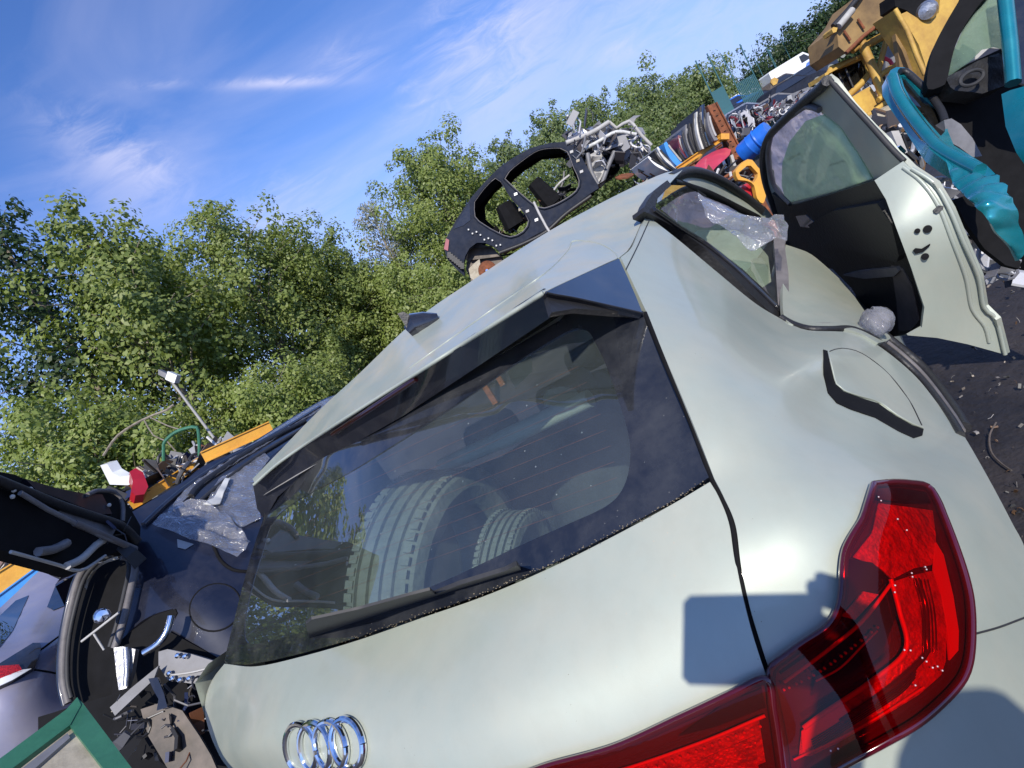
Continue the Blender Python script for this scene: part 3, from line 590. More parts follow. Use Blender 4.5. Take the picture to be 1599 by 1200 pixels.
# door aperture: roof rail arch, seals, jamb
S_arch = Surf([(1043, 276, 1.75), (1085, 268, 1.95), (1140, 287, 2.2), (1208, 338, 2.4), (1064, 292, 1.75), (1127, 320, 2.1)], 1e-3)
panel('roof_rail', [(1040, 276), (1060, 267), (1086, 265), (1120, 275), (1160, 298), (1196, 324), (1210, 341), (1186, 341), (1165, 328), (1130, 308), (1095, 295), (1062, 288)], S_arch, 'silver', NC, th=.03, step=8)
strip('door_seal', [(1048, 280), (1068, 270), (1090, 270), (1122, 281), (1160, 305), (1190, 330)], S_arch, .018, 'black', NC, off=.02)
strip('door_seal', [(1062, 290), (1080, 296), (1102, 303), (1127, 314), (1155, 328), (1183, 342)], S_arch, .016, 'black_dull', NC, off=.02)
strip('roof_rail_trim', [(1054, 284), (1075, 292), (1100, 308)], S_arch, .008, 'black', NC, off=.04)
S_jamb = Surf([(1232, 440, 1.56), (1240, 492, 1.40), (1330, 515, 1.28), (1300, 430, 1.80), (1382, 520, 1.45), (1340, 472, 1.72), (1245, 395, 1.80)], 2e-3)
panel('door_jamb', [(1226, 382), (1226, 382), (1245, 388), (1268, 398), (1300, 425), (1325, 450), (1345, 478), (1366, 505), (1392, 528), (1372, 536), (1372, 536), (1330, 516), (1262, 508), (1262, 508), (1225, 495)], S_jamb, 'silver', NC, th=.01, sm=True, step=10)
gk = [(1219, 496), (1236, 506), (1262, 514), (1300, 515), (1332, 515), (1374, 536), (1432, 585), (1479, 646), (1500, 680)]
strip('aperture_seal', gk, S_quart, .0085, 'black', NC, off=.0)
strip('aperture_seal', shift(gk, 3, -7), S_quart, .006, 'greyrubber', NC, off=-.01)
strip('aperture_seal', shift(gk[5:], 7, -12), S_quart, .012, 'greenglass' if 0 else 'black', NC, off=-.04)
o = MB()
for k in range(5): o.add(*(lambda V: (V, [(i*8+j, i*8+j+1, (i+1)*8+j+1, (i+1)*8+j) for i in range(7) for j in range(7)]))([at(1370, 502, 1.36)+.034*np.array([math.cos(a)*math.cos(b), math.sin(a)*math.cos(b), math.sin(b)])*(1+.08*math.sin(3*a+k)+.05*math.sin(5*b+2*k)) for a in np.linspace(0+k, 3+k, 8) for b in np.linspace(-1.4, 1.4, 8)]))
setp(o.go('plastic_wad', 'film', None, loc=at(1370, 502, 1.36)), 'small crumpled ball of clear plastic stuck on the rear wheel arch edge', 'plastic wad')
# opened rear door of the hatchback
S_door = Surf([(c, .86, 2.1, .4), (c, .80, 2.1, 1.4), (c, 1.10, 1.35, .5), (c, 1.03, 1.38, 1.5)], 1e-3)
DR = thing('car_door', None, None, S_door.lift([(1480, 540)])[0]-wloc(NC)); DR.parent = NC
for k in list(DR.keys()): del DR[k]
Zd = lambda P: [(1190+x/6.665, 150+y/6.667) for x, y in P]
win = [(1201, 248), (1201, 221), (1207, 203), (1228, 184), (1257, 167), (1272, 168), (1287, 179), (1313, 200), (1340, 240), (1363, 279), (1305, 299), (1233, 317), (1222, 306), (1209, 289)]
shell = [(1192, 262), (1191, 235), (1204, 205), (1240, 172), (1278, 135), (1292, 120), (1303, 128), (1330, 165), (1362, 200), (1385, 222), (1398, 240), (1412, 252), (1424, 264), (1460, 288), (1484, 328), (1504, 376), (1528, 432), (1536, 480), (1556, 500), (1570, 554), (1512, 538), (1464, 528), (1418, 524), (1396, 526), (1360, 500), (1330, 450), (1300, 420), (1250, 412), (1215, 345), (1204, 318)]
panel('door_shell', shell, S_door, 'silver_dirty', DR, th=.012, holes=[win], step=12)
S_shut = Surf([(1292, 122, float(S_door.t([(1292, 122)])[0])-.01), (1424, 264, float(S_door.t([(1424, 264)])[0])-.012), (1504, 376, float(S_door.t([(1504, 376)])[0])-.012), (1536, 480, float(S_door.t([(1536, 480)])[0])-.012), (1570, 554, float(S_door.t([(1570, 554)])[0])-.012),
                (1360, 300, float(S_door.t([(1424, 264)])[0])+.05), (1400, 356, float(S_door.t([(1480, 330)])[0])+.03), (1424, 420, float(S_door.t([(1510, 400)])[0])+.025), (1444, 500, float(S_door.t([(1540, 480)])[0])+.02), (1300, 180, float(S_door.t([(1320, 160)])[0])+.03)], 4e-3)
panel('shut_face', [(1366, 282), (1384, 270), (1411, 252), (1424, 264), (1460, 288), (1484, 328), (1504, 376), (1528, 432), (1536, 480), (1556, 500), (1570, 554), (1512, 538), (1464, 528), (1418, 524), (1440, 512), (1444, 480), (1424, 420), (1400, 356), (1384, 312)], S_shut, 'silver', DR, th=.01, off=.0, step=9)
panel('door_trim', [(1206, 302), (1222, 314), (1234, 322), (1300, 303), (1366, 282), (1384, 312), (1400, 356), (1424, 420), (1444, 480), (1445, 505), (1418, 522), (1396, 526), (1360, 500), (1330, 450), (1300, 420), (1250, 412), (1222, 360)], S_door, 'black', DR, th=.03, off=.035, step=12)
panel('armrest', [(1262, 352), (1300, 330), (1370, 318), (1392, 350), (1404, 400), (1400, 410), (1330, 392), (1285, 385)], S_door, 'black', DR, th=.04, off=.085, step=12)
panel('map_pocket_shine', [(1316, 430), (1340, 424), (1400, 418), (1404, 424), (1396, 432), (1350, 436)], S_door, 'grey', DR, th=.015, off=.06, step=10)  # paler plate paints the shine along the pocket
panel('speaker_cover', [(1392, 415), (1410, 420), (1425, 450), (1436, 500), (1422, 516), (1404, 518), (1400, 470)], S_door, 'greyrubber', DR, th=.015, off=.042, step=10)
panel('door_handle', Zq([(0, 0), (1, 0), (1, 1)]) if 0 else [(1243, 338), (1258, 336), (1272, 348), (1270, 357), (1250, 354)], S_door, 'chrome', DR, th=.006, off=.04, step=8)
strip('frame_seal', [(1248, 408), (1222, 360), (1207, 318), (1196, 285), (1192, 250), (1200, 216), (1225, 188), (1255, 160), (1283, 137), (1292, 126)], S_door, .014, 'black', DR, off=.02)
strip('glass_seal', [(1234, 319), (1210, 292), (1200, 255), (1202, 222), (1212, 200), (1238, 180), (1260, 166), (1280, 172)], S_door, .009, 'greyrubber', DR, off=.02)
strip('shell_edge', [(1297, 126), (1330, 163), (1362, 198), (1396, 236), (1412, 252)], S_door, .007, 'rubber', DR, off=.004)
strip('shell_edge', [(1424, 264), (1460, 288), (1484, 328), (1504, 376), (1528, 432), (1537, 480), (1556, 500), (1570, 554)], S_shut, .005, 'silver', DR, off=.004)
strip('shell_edge', [(1411, 262), (1440, 285), (1466, 322), (1486, 372), (1508, 432), (1518, 482), (1538, 510), (1545, 535)], S_shut, .005, 'silver', DR, off=.0)
panel('glass_pane', [(1287, 179), (1258, 190), (1233, 222), (1222, 255), (1221, 290), (1228, 318), (1305, 299), (1364, 279), (1340, 240), (1313, 200)], S_door, 'greenglass', DR, th=.004, off=.004, step=12)
FD = panel('protective_film', win, S_door, 'doorfilm', DR, th=.001, off=-.03, step=8, wrinkle=.003)
text_on('lettering', 'LEXOMEXX', Zd([(268, 680)])[0], (200, -105), 4.6, S_door, 'rubber', DR, .002)
text_on('lettering', 'O', Zd([(425, 705)])[0], (200, -60), 6.0, S_door, 'rubber', DR, .002)
text_on('lettering', 'ATHOWEXIL', Zd([(712, 735)])[0], (250, -85), 4.4, S_door, 'rubber', DR, .002)
for (hx, hy), r_ in {(1433, 361): .006, (1449, 358): .009, (1445, 401): .008}.items():
    P0 = S_shut.lift([(hx, hy)], .004)[0]; MB().lathe(P0, CAM-P0, [(.0001, .001), (r_, 0), (r_, -.01)], 16).go('lock_hole', 'black_dull', DR)
panel('latch_slot', [(1426, 392), (1430, 388), (1440, 389), (1453, 381), (1453, 384), (1442, 394), (1430, 397)], S_shut, 'black_dull', DR, th=.002, off=.004, step=5)
panel('grommet', [(1459, 332), (1458, 328), (1466, 321), (1474, 322), (1473, 328), (1464, 334)], S_shut, 'black', DR, th=.004, off=.004, step=5)
# things in the boot seen through the glass
def tyre(name, ctr, ax, R, w, rim=True, label=None, group=None, parent=None):
    ctr = np.asarray(ctr, float); ax = np.asarray(ax, float); ax /= np.linalg.norm(ax)
    if parent is None: T = thing(name, label, 'tyre', ctr, group)
    else: T = parent
    h = w/2; r = R*.66
    prof = [(r, -h*.75), (r+.01, -h*.85), (R*.85, -h*1.0), (R*.95, -h*.92), (R*.985, -h*.78)]
    for g in (-.52, -.18, .18, .52): prof += [(R, h*(g-.07)), (R-.009, h*(g-.055)), (R-.009, h*(g+.055)), (R, h*(g+.07))]
    prof += [(R*.985, h*.78), (R*.95, h*.92), (R*.85, h), (r+.01, h*.85), (r, h*.75), (r, -h*.75)]
    MB().lathe(ctr, ax, prof, 64).go('casing', 'tyre', T, 25)
    u = np.cross(ax, [.3, .2, .9]); u /= np.linalg.norm(u); v = np.cross(ax, u); b = MB()
    for k in range(70):
        a = 2*math.pi*k/70
        for sgn in (-1, 1):
            e = u*math.cos(a)+v*math.sin(a); tn = -u*math.sin(a)+v*math.cos(a)
            b.box(ctr+e*(R-.001)+ax*h*.74*sgn, e*.004, tn*(R*.030), ax*h*.11)
    link('tread', b.V, b.F, 'tyre', T, 0)
    if rim: MB().lathe(ctr, ax, [(.001, h*.1), (r*.3, h*.12), (r*.35, -h*.2), (r*.85, -h*.3), (r*.97, h*.7), (r, h*.8), (r, -h*.8)], 40).go('rim', 'steel', T, 30)
    return T
axA = CR*.90+CU*.10-CF*.42
tyre('spare_tyre', at(700, 915, 1.50), axA, .30, .19, False, 'large tyre standing in the boot behind the rear window, left of the two')
tyre('small_tyre', at(812, 915, 1.28), CR*.93+CU*.1-CF*.38, .165, .09, False, 'smaller tyre standing in the boot, right of the large one, just above the wiper tip')
MB().tube([at(690, 728, 1.55), at(800, 680, 1.42), at(922, 622, 1.30)], [.02, .024, .022], 12).go('parcel_shelf', 'cream', NC)
panel('pillar_trim', [(786, 560), (812, 545), (830, 556), (832, 580), (805, 606), (796, 590)], 1.6, 'cream', NC, th=.03)
panel('headrest', [(850, 622), (855, 610), (878, 604), (900, 608), (906, 620), (880, 632), (852, 636)], 1.5, 'cream', NC, th=.06)
panel('seat_cover', [(1150, 360), (1175, 372), (1200, 400), (1205, 440), (1190, 450), (1160, 420), (1120, 395), (1085, 372), (1090, 360)], 2.1, 'cream', NC, th=.1)
for k in range(9):   # heating wires in the rear glass
    a0, a1 = k/10+.1, k/10+.1
    P_ = [(np.array((392+20*(1-a0), 985-190*a0))*(1-s_)+np.array((984-80*a0*a0, 790-250*a0))*s_) for s_ in np.linspace(.02, .97, 14)]
    strip('heater_wire', P_, S_glass, .00028, 'rust', NC, off=-.006, n=4)
# stands under the near car
for x, y in ((-.6, .95), (.6, .95), (-.6, 3.4), (.6, 3.4)):
    p = car(x, y, .3); q_ = np.array([p[0], p[1], 0]); T = thing('wheel_stand', 'welded steel wheel stand holding up the silver hatchback', 'stand', q_, 'stands under the silver hatchback')
    MB().lathe(q_, (0, 0, 1), [(.001, 0), (.28, 0), (.28, .18), (.2, .19), (.06, .2), (.06, p[2]), (.001, p[2])], 24).go('post', 'rust', T)
for x in (-.8, .8):
    for y in (.95, 3.45): MB().lathe(car(x, y, .33), cardir(1, 0, 0), [(.001, .03), (.16, .03), (.16, .0), (.07, -.02), (.07, -.08), (.001, -.08)], 24).go('brake_disc', 'rust', NC)

# ------------------------------------------------------------------ photographer (throws the shadows on the tailgate)
def cpt(x, y, b): return CAM+CR*x+CU*y-ray(1112, 985)*b
ph = thing('phone', 'black mobile phone held up sideways behind the silver hatchback', 'phone', cpt(.05, -.01, .012))
V = []; O_ = [(-.034, .034), (-.026, .042), (.115, .042), (.123, .034), (.123, -.054), (.115, -.062), (-.026, -.062), (-.034, -.054)]
V = [cpt(x, y, b) for b in (.006, .015) for x, y in O_]; n_ = len(O_)
link('case', V, [tuple(range(n_)), tuple(range(2*n_-1, n_-1, -1))]+[(i, i+n_, (i+1) % n_+n_, (i+1) % n_) for i in range(n_)], 'black', ph, 0)
link('screen', [cpt(x*.96+.002, y*.95, .0158) for x, y in O_], [tuple(range(n_))], 'black_gloss', ph, 0)
def skinned(name, verts, edges, radii, m, parent=None, loc=None, sub=2):
    base = np.asarray(loc if loc is not None else (0, 0, 0), float)
    me = bpy.data.meshes.new(name); me.from_pydata([tuple(np.asarray(v)-(base if parent is None else wloc(parent))) for v in verts], edges, [])
    o = bpy.data.objects.new(name, me); COL.objects.link(o)
    if parent is not None: o.parent = parent
    else: o.location = tuple(base)
    md = o.modifiers.new('skin', 'SKIN'); 
    if not me.skin_vertices: 
        bpy.context.view_layer.objects.active = o
    for i, r in enumerate(radii): me.skin_vertices[0].data[i].radius = (r, r)
    me.skin_vertices[0].data[0].use_root = True
    ms = o.modifiers.new('sub', 'SUBSURF'); ms.levels = sub; ms.render_levels = sub
    me.materials.append(MT[m]); md.use_smooth_shade = True
    return o
hd = cpt(.305, -.185, .42); up3 = np.array([0, 0, 1.]); rt = np.array([CF[1], -CF[0], 0]); rt /= np.linalg.norm(rt); fw = np.array([CF[0], CF[1], 0]); fw /= np.linalg.norm(fw)
hdz = hd[2]
neck = hd-up3*.17-fw*.03; chest = neck-up3*.22; pel = neck-up3*.60-fw*.02
shl = neck-up3*.06-rt*.17; shr = neck-up3*.06+rt*.17
hand = cpt(.150, -.01, .02)
elb = cpt(.10, -.33, .16); 
wr = hand+(elb-hand)*.18
eR = shr-up3*.29+rt*.06; wR = eR-up3*.24+fw*.06
kn = lambda s: pel-up3*.45*(pel[2]/.95)+rt*.10*s+fw*.03
ft = lambda s: np.array([*(pel+rt*.11*s)[:2], .06])
toe = lambda s: ft(s)+fw*.16-up3*.02
V = [pel, chest, neck, hd-up3*.05, hd+up3*.06, shl, elb, wr, shr, eR, wR, pel+rt*.09-up3*.05, kn(1), ft(1), toe(1), pel-rt*.09-up3*.05, kn(-1), ft(-1), toe(-1), pel+up3*.25, hand, wR-up3*.09]
E_ = [(0, 19), (19, 1), (1, 2), (2, 3), (3, 4), (1, 5), (5, 6), (6, 7), (7, 20), (1, 8), (8, 9), (9, 10), (10, 21), (0, 11), (11, 12), (12, 13), (13, 14), (0, 15), (15, 16), (16, 17), (17, 18)]
R_ = [.15, .155, .058, .085, .088, .065, .042, .026, .065, .042, .027, .09, .058, .04, .032, .09, .058, .04, .032, .135, .030, .028]
PE = skinned('person', V, E_, R_, 'cloth', None, loc=ft(1)*np.array([1, 1, 0]))
setp(PE, 'person in dark blue clothes standing behind the silver hatchback holding a phone up', 'person')
# hand round the phone: palm block plus five fingers
for k, (yy, ln) in enumerate(((.046, .062), (.022, .070), (-.002, .066), (-.026, .054))):
    f0 = cpt(.152, yy*.8, .026); f1 = cpt(.146, yy+.004, .004); f2 = cpt(.128-(.07-ln)*.3, yy+.010, -.003); f3 = cpt(.108+(.07-ln), yy+.016, .001)
    skinned('finger', [f0, f1, f2, f3], [(0, 1), (1, 2), (2, 3)], [.010, .009, .0085, .007], 'skin', PE)
skinned('thumb', [cpt(.160, -.02, .03), cpt(.150, .03, .035), cpt(.125, .045, .027), cpt(.105, .05, .024)], [(0, 1), (1, 2), (2, 3)], [.014, .012, .010, .009], 'skin', PE)
skinned('palm', [cpt(.172, -.04, .03), cpt(.158, .0, .026), cpt(.158, .032, .026)], [(0, 1), (1, 2)], [.022, .026, .022], 'skin', PE)
MB().lathe(hd+up3*.045-fw*.015, up3, [(.001, .085), (.05, .075), (.085, .04), (.102, -.01), (.10, -.05), (.08, -.075)], 24).go('hair', 'hair', PE)
fc = hd+fw*.085
MB().box(fc-up3*.005, rt*.012, fw*.016, up3*.022).go('nose', 'skin', PE)
for s in (-1, 1):
    MB().lathe(fc+rt*.03*s+up3*.02-fw*.012, fw, [(.0001, .012), (.009, .008), (.011, 0)], 12).go('eye', 'white', PE)
    MB().lathe(hd+rt*.088*s, rt*s, [(.0001, .012), (.018, .01), (.02, -.01)], 12).go('ear', 'skin', PE)
MB().box(fc-up3*.045-fw*.008, rt*.022, fw*.006, up3*.005).go('mouth', 'maroon', PE)

# ------------------------------------------------------------------ trees
def leafmat(name, c1, c2, c3):
    m = bpy.data.materials.new(name); m.use_nodes = True; n = m.node_tree.nodes; l = m.node_tree.links; n.clear()
    o = n.new('ShaderNodeOutputMaterial'); g = n.new('ShaderNodeNewGeometry'); cr = n.new('ShaderNodeValToRGB'); l.new(g.outputs['Random Per Island'], cr.inputs[0])
    e = cr.color_ramp.elements; e[0].color = (*c1, 1); e[1].color = (*c3, 1); x = e.new(.5); x.color = (*c2, 1)
    d = n.new('ShaderNodeBsdfPrincipled'); d.inputs['Roughness'].default_value = .5; l.new(cr.outputs[0], d.inputs['Base Color'])
    t = n.new('ShaderNodeBsdfTranslucent'); mx_ = n.new('ShaderNodeMixRGB'); mx_.blend_type = 'MULTIPLY'; mx_.inputs[0].default_value = 1; mx_.inputs[2].default_value = (1.3, 1.35, .5, 1)
    l.new(cr.outputs[0], mx_.inputs[1]); l.new(mx_.outputs[0], t.inputs[0])
    ms = n.new('ShaderNodeMixShader'); ms.inputs[0].default_value = .35; l.new(d.outputs[0], ms.inputs[1]); l.new(t.outputs[0], ms.inputs[2]); l.new(ms.outputs[0], o.inputs[0]); return m
LF = [leafmat('leaf_mid', (.13, .18, .04), (.19, .245, .055), (.28, .33, .10)), leafmat('leaf_bright', (.16, .22, .045), (.22, .28, .065), (.31, .36, .12)),
      leafmat('leaf_dark', (.02, .045, .012), (.035, .07, .018), (.06, .10, .03)), leafmat('leaf_grey', (.16, .18, .15), (.26, .27, .24), (.38, .39, .36)), leafmat('leaf_far', (.11, .16, .05), (.14, .19, .06), (.19, .24, .085))]
MT['bark'] = mat('bark', (.16, .13, .10), .9, vscale=12, col2=(.30, .27, .22), bump=.6, bscale=25)
def leaves(centers, radii, n, size, flatten=1.0):
    k = rng.choice(len(centers), n, p=(radii**1.7)/(radii**1.7).sum()); d = rng.normal(size=(n, 3)); d /= np.linalg.norm(d, axis=1)[:, None]
    rr = rng.uniform(.2, 1.0, n)**.55; P = centers[k]+d*(radii[k]*rr)[:, None]*np.array([1, 1, flatten])
    mc = centers.mean(0)[None]*np.array([1, 1, 0])+P*np.array([0, 0, 1]); od = P-mc; od /= np.linalg.norm(od, axis=1)[:, None]+1e-6
    nrm = d*.9+od*.6+rng.normal(size=(n, 3))*.42+np.array([0, -.25, .45]); nrm /= np.linalg.norm(nrm, axis=1)[:, None]
    a = np.cross(nrm, rng.normal(size=(n, 3))); a /= np.linalg.norm(a, axis=1)[:, None]; b = np.cross(nrm, a)
    sz = size*rng.uniform(.55, 1.3, n)[:, None]
    V = np.stack([P-a*sz*.5, P+b*sz*.32+nrm*sz*.08, P+a*sz*.55, P-b*sz*.32+nrm*sz*.08], 1).reshape(-1, 3)
    return V
def fastmesh(name, V, m, parent, base):
    me = bpy.data.meshes.new(name); n = len(V)//4
    me.vertices.add(len(V)); me.vertices.foreach_set('co', (V-base).astype(np.float32).ravel()); me.loops.add(4*n); me.loops.foreach_set('vertex_index', np.arange(4*n, dtype=np.int32))
    me.polygons.add(n); me.polygons.foreach_set('loop_start', np.arange(0, 4*n, 4, dtype=np.int32)); me.update(calc_edges=True); me.materials.append(m)
    o = bpy.data.objects.new(name, me); COL.objects.link(o); o.parent = parent; return o
def tree(px, py, dist, width, label, leaf=0, nleaf=11000, size=.17, name='broadleaf_tree', low=.18, group=None, base_xy=None, H=None, lean=.06, sparse=1.0):
    nleaf = int(nleaf*2.3); size = size*.60
    if base_xy is None:
        r = ray(px, py); tt = dist/math.hypot(r[0], r[1]); top = CAM+r*tt; H = top[2]; b = np.array([top[0], top[1], 0.])
    else: b = np.array([*base_xy, 0.])
    T = thing(name, label, 'tree', b, group); tb = MB(); C_ = []; R_ = []
    ln = np.array([lean*H, rng.uniform(-.02, .02)*H, 0])
    pts = [b+np.array([0, 0, H*u])+ln*u*u+np.r_[rng.normal(size=2)*.06*u, 0] for u in np.linspace(0, .93, 8)]
    tb.tube(pts, [max(.02, .018*H*(1-u)**.8) for u in np.linspace(0, .93, 8)], 8)
    nb = int(44*sparse)
    for i in range(nb):
        u = low+(.97-low)*(i+rng.uniform(0, 1))/nb; c0 = b+np.array([0, 0, H*u])+ln*u*u
        w = width*.5*(math.sin(min(1, (u-low+.12)/(1-low)*.9)*math.pi)**.6*.75+.25)*(1.0 if u < .72 else .72)
        a = i*2.4+rng.uniform(-.5, .5); e = c0+np.array([math.cos(a)*w*.75, math.sin(a)*w*.75, w*rng.uniform(.15, .6)])
        mid = (c0+e)/2+np.array([0, 0, w*.08]); s0 = c0-np.array([0, 0, w*.3])
        tb.tube([s0, mid, e], [.007*H*(1.1-u), .004*H*(1.1-u), .008], 5)
        for q_ in range(4):
            C_.append(s0+(e-s0)*(.45+.2*q_)+np.clip(rng.normal(size=3), -1.4, 1.4)*w*.12); R_.append(max(.22, w*rng.uniform(.13, .27)*(1.2-.16*q_)))
    top = b+np.array([0, 0, H])+ln; C_.append(top-np.array([0, 0, .11*H])); R_.append(width*.13); C_.append(top-np.array([0, 0, .18*H])); R_.append(width*.17)
    C_ = np.array(C_); R_ = np.array(R_); tk = tb.go('trunk', 'bark', T)
    fastmesh('crown', leaves(C_, R_, nleaf, size, 1.15), LF[leaf], T, b)
    return T
G1 = 'trees along the edge of the yard'
tree(75, 338, 17, 5.2, 'tall open tree at the far left, sky showing through its pale green crown', 0, 6500, .22, low=.25, group=G1, sparse=.8)
tree(-60, 330, 19, 6, 'tall dark tree cut by the left edge of the photo', 2, 7000, .24, low=.1, group=G1)
tree(172, 392, 21, 4.2, 'slim tree with gaps of sky just right of the far left tree', 0, 4500, .22, low=.42, group=G1, sparse=.7)
tree(292, 334, 20, 6.4, 'dense round topped tree rising above the floodlight pole', 0, 9500, .20, low=.34, group=G1)
tree(205, 388, 24, 4.6, 'dark leafy tree close behind the floodlight pole, on its left', 0, 4200, .22, low=.42, group=G1)
tree(395, 366, 22, 5.2, 'leaning light green tree just right of the dense round topped one', 0, 11000, .2, low=.12, group=G1)
tree(470, 392, 23, 5.4, 'airy tree with slanting pale trunks above the plastic-wrapped roof', 0, 10000, .19, low=.12, group=G1, lean=.1)
tree(535, 425, 26, 4.6, 'deep green tree filling the dip in the tree line', 2, 9000, .2, low=.1, group=G1)
tree(556, 322, 24, 3.4, 'bare grey twiggy tree with few leaves left of the tallest tree', 3, 2600, .16, low=.35, group=G1)
tree(636, 238, 24, 6.6, 'tallest tree, bright green, standing behind the roof of the silver hatchback', 0, 20000, .19, low=.1, group=G1)
tree(600, 420, 22, 5.0, 'low bright green tree right behind the roof antenna', 1, 12000, .18, low=.05, group=G1)
tree(705, 275, 27, 4.8, 'pointed tree directly left of the stripped dark car shell', 0, 9000, .2, low=.1, group=G1)
tree(765, 228, 33, 5.6, 'tree rising over the roof of the stripped car shell', 4, 9000, .25, low=.08, group=G1)
tree(838, 182, 40, 7.5, 'tree behind the front of the stripped car shell', 4, 10000, .28, low=.05, group=G1)
tree(905, 160, 46, 8.5, 'pale green tree above the torn engine bay', 4, 10000, .32, low=.05, group=G1)
tree(982, 138, 52, 9.5, 'broad tree to the left of the rusty beam', 4, 10000, .36, low=.05, group=G1)
tree(1048, 128, 58, 10, 'highest crown of the far tree line, above the rusty beam', 4, 10000, .38, low=.05, group=G1)
tree(1096, 137, 66, 10, 'last pale tree of the tree line before the blue fence', 4, 7000, .42, low=.05, group=G1)
G2 = 'far dark trees behind the van'
tree(1168, 112, 85, 9, 'small far bush left of the white van', 2, 4000, .5, low=.03, group=G2)
tree(1232, 62, 85, 13, 'round dark tree directly behind the white van', 2, 6500, .55, low=.03, group=G2)
tree(1292, 18, 80, 12, 'dark tree touching the end of the yellow boom', 2, 6500, .55, low=.03, group=G2)
tree(1345, -5, 90, 12, 'dark tree hidden mostly behind the yellow boom', 2, 4500, .6, low=.03, group=G2)
G3 = 'low bushes in front of the trees'
tree(110, 672, 13, 4.0, 'bright bush with sunlit leaves at the far left, above the open black tailgate', 1, 9000, .15, 'bush', low=.02, group=G3)
tree(20, 640, 14, 4.0, 'bright bush cut by the left edge of the photo', 1, 9000, .15, 'bush', low=.02, group=G3)
tree(375, 615, 15, 4.4, 'bright bush right of the floodlight pole', 1, 13000, .15, 'bush', low=.02, group=G3)
tree(470, 590, 17, 4.0, 'bright bush above the plastic covered roof', 0, 11000, .15, 'bush', low=.02, group=G3)
tree(250, 700, 17, 3.2, 'dark bush behind the scrap heap', 0, 3500, .16, 'bush', low=.02, group=G3)
tree(700, 425, 18, 4.4, 'low bush under the rear of the stripped car shell', 0, 12000, .16, 'bush', low=.02, group=G3)
tree(790, 370, 22, 5.4, 'low bush seen under the sill of the stripped car shell', 0, 11000, .18, 'bush', low=.02, group=G3)
tree(960, 245, 34, 10, 'low bush between the car shell and the racked doors', 4, 9000, .28, 'bush', low=.02, group=G3)
# the tree line goes on to the left of the photo and is mirrored in the rear window
for (az, d_, h_, lb) in ((-50, 19, 10.2, 'tree just outside the left of the photo, mirrored at the edge of the window'), (-56, 18, 10.0, 'second tree outside the left of the photo, mirrored in the rear window'), (-62, 17, 8.6, 'third tree outside the left of the photo'), (-70, 18, 7.5, 'lowest tree far outside the left of the photo')):
    tree(0, 0, 0, 5.6, lb, 1, 8000, .24, base_xy=(d_*math.sin(math.radians(az)), d_*math.cos(math.radians(az))), H=h_, low=.05, group=G1)
T = thing('fallen_branch', 'bare pale branch lying across the scrap heap in front of the trees', 'branch', gp(230, 760)*np.array([1, 1, 0])+np.array([0, 0, .0]) if 0 else at(245, 700, 8.2))
tb = MB(); tb.tube(at(165, 700, 8.2)*0+np.array([at(x, y, 8.2) for x, y in spline([(162, 712), (185, 680), (225, 655), (262, 640), (272, 632)], step=12)]), .018, 6); tb.go('limb', 'bark', T)
for k_ in ([(225, 655), (240, 680), (262, 690), (275, 705)], [(235, 652), (262, 665), (285, 672)]): MB().tube([at(x, y, 8.2) for x, y in spline(k_, step=10)], .010, 5).go('twig', 'bark', T)

# ------------------------------------------------------------------ left: floodlight, rack beams, scrap
b0 = at(339, 690, 9.0); b1 = at(263, 590, 9.0*1.0)
r_ = ray(263, 590); b1 = CAM+r_*(math.hypot(b0[0], b0[1])/math.hypot(r_[0], r_[1])); b1 = np.array([b0[0]+(b1[0]-b0[0])*.6, b0[1]+(b1[1]-b0[1])*.6, b1[2]])
b1 = b1*1.0
T = thing('floodlight_pole', 'leaning thin pale pole with a white floodlight at its top in front of the trees', 'floodlight', b0-np.array([0, 0, b0[2]]))
MB().tube([b0-(b1-b0)/(b1-b0)[2]*b0[2]*1.0, b0, b1], [.022, .022, .018], 10).go('pole', 'lightgrey', T)
hdl = at(*[float(v) for v in (to_px(b1)[0], to_px(b1)[1])], to_px(b1)[2])
lamp_ = MB().box(hdl+CR*.07, CR*.07-CU*.03, CU*.06+CR*.02, CF*.06).go('lamp_head', 'white', T); MB().box(hdl-CR*.07+CU*.05, CR*.06-CU*.03, CU*.04, CF*.05).go('lamp_head', 'grey', T)
MB().box(hdl+CR*.05-CU*.065, CR*.06-CU*.03, CU*.008, CF*.05).go('glass_cover', 'grey', lamp_)
def beam(name, label, cat, p0, p1, h, d, m, group=None, loc=None):
    p0, p1 = np.asarray(p0), np.asarray(p1); ax = (p1-p0)/2; n = np.cross(ax, [0, 0, 1]); n /= np.linalg.norm(n); u = np.cross(n, ax); u /= np.linalg.norm(u)
    o = MB().box((p0+p1)/2, ax, u*h/2, n*d/2)
    if name: o.box((p0+p1)/2+u*(h/2-.004), ax, u*.006, n*(d/2+.02)).box((p0+p1)/2-u*(h/2-.004), ax, u*.006, n*(d/2+.02))
    q = o.go(name, m, None, loc=(p0+p1)/2); setp(q, label, cat, group); return q
beam('rack_bar', 'yellow rack beam running behind the navy hatchback, left of the scrap heap edge', 'beam', at(206, 790, 7.0), at(312, 722, 7.6), .12, .1, 'yellow')
beam('rack_bar', 'yellow beam end with a rusty tip in front of the trees', 'beam', at(318, 714, 6.6), at(424, 666, 6.9), .13, .1, 'yellow')
beam('rack_bar', 'wide yellow beam above the violet car at the left edge', 'beam', at(-40, 938, 5.2), at(72, 868, 5.4), .21, .1, 'yellow')
beam('rack_bar', 'bright blue beam under the wide yellow beam at the left edge', 'beam', at(-40, 972, 5.15), at(76, 886, 5.35), .13, .1, 'sky_blue')
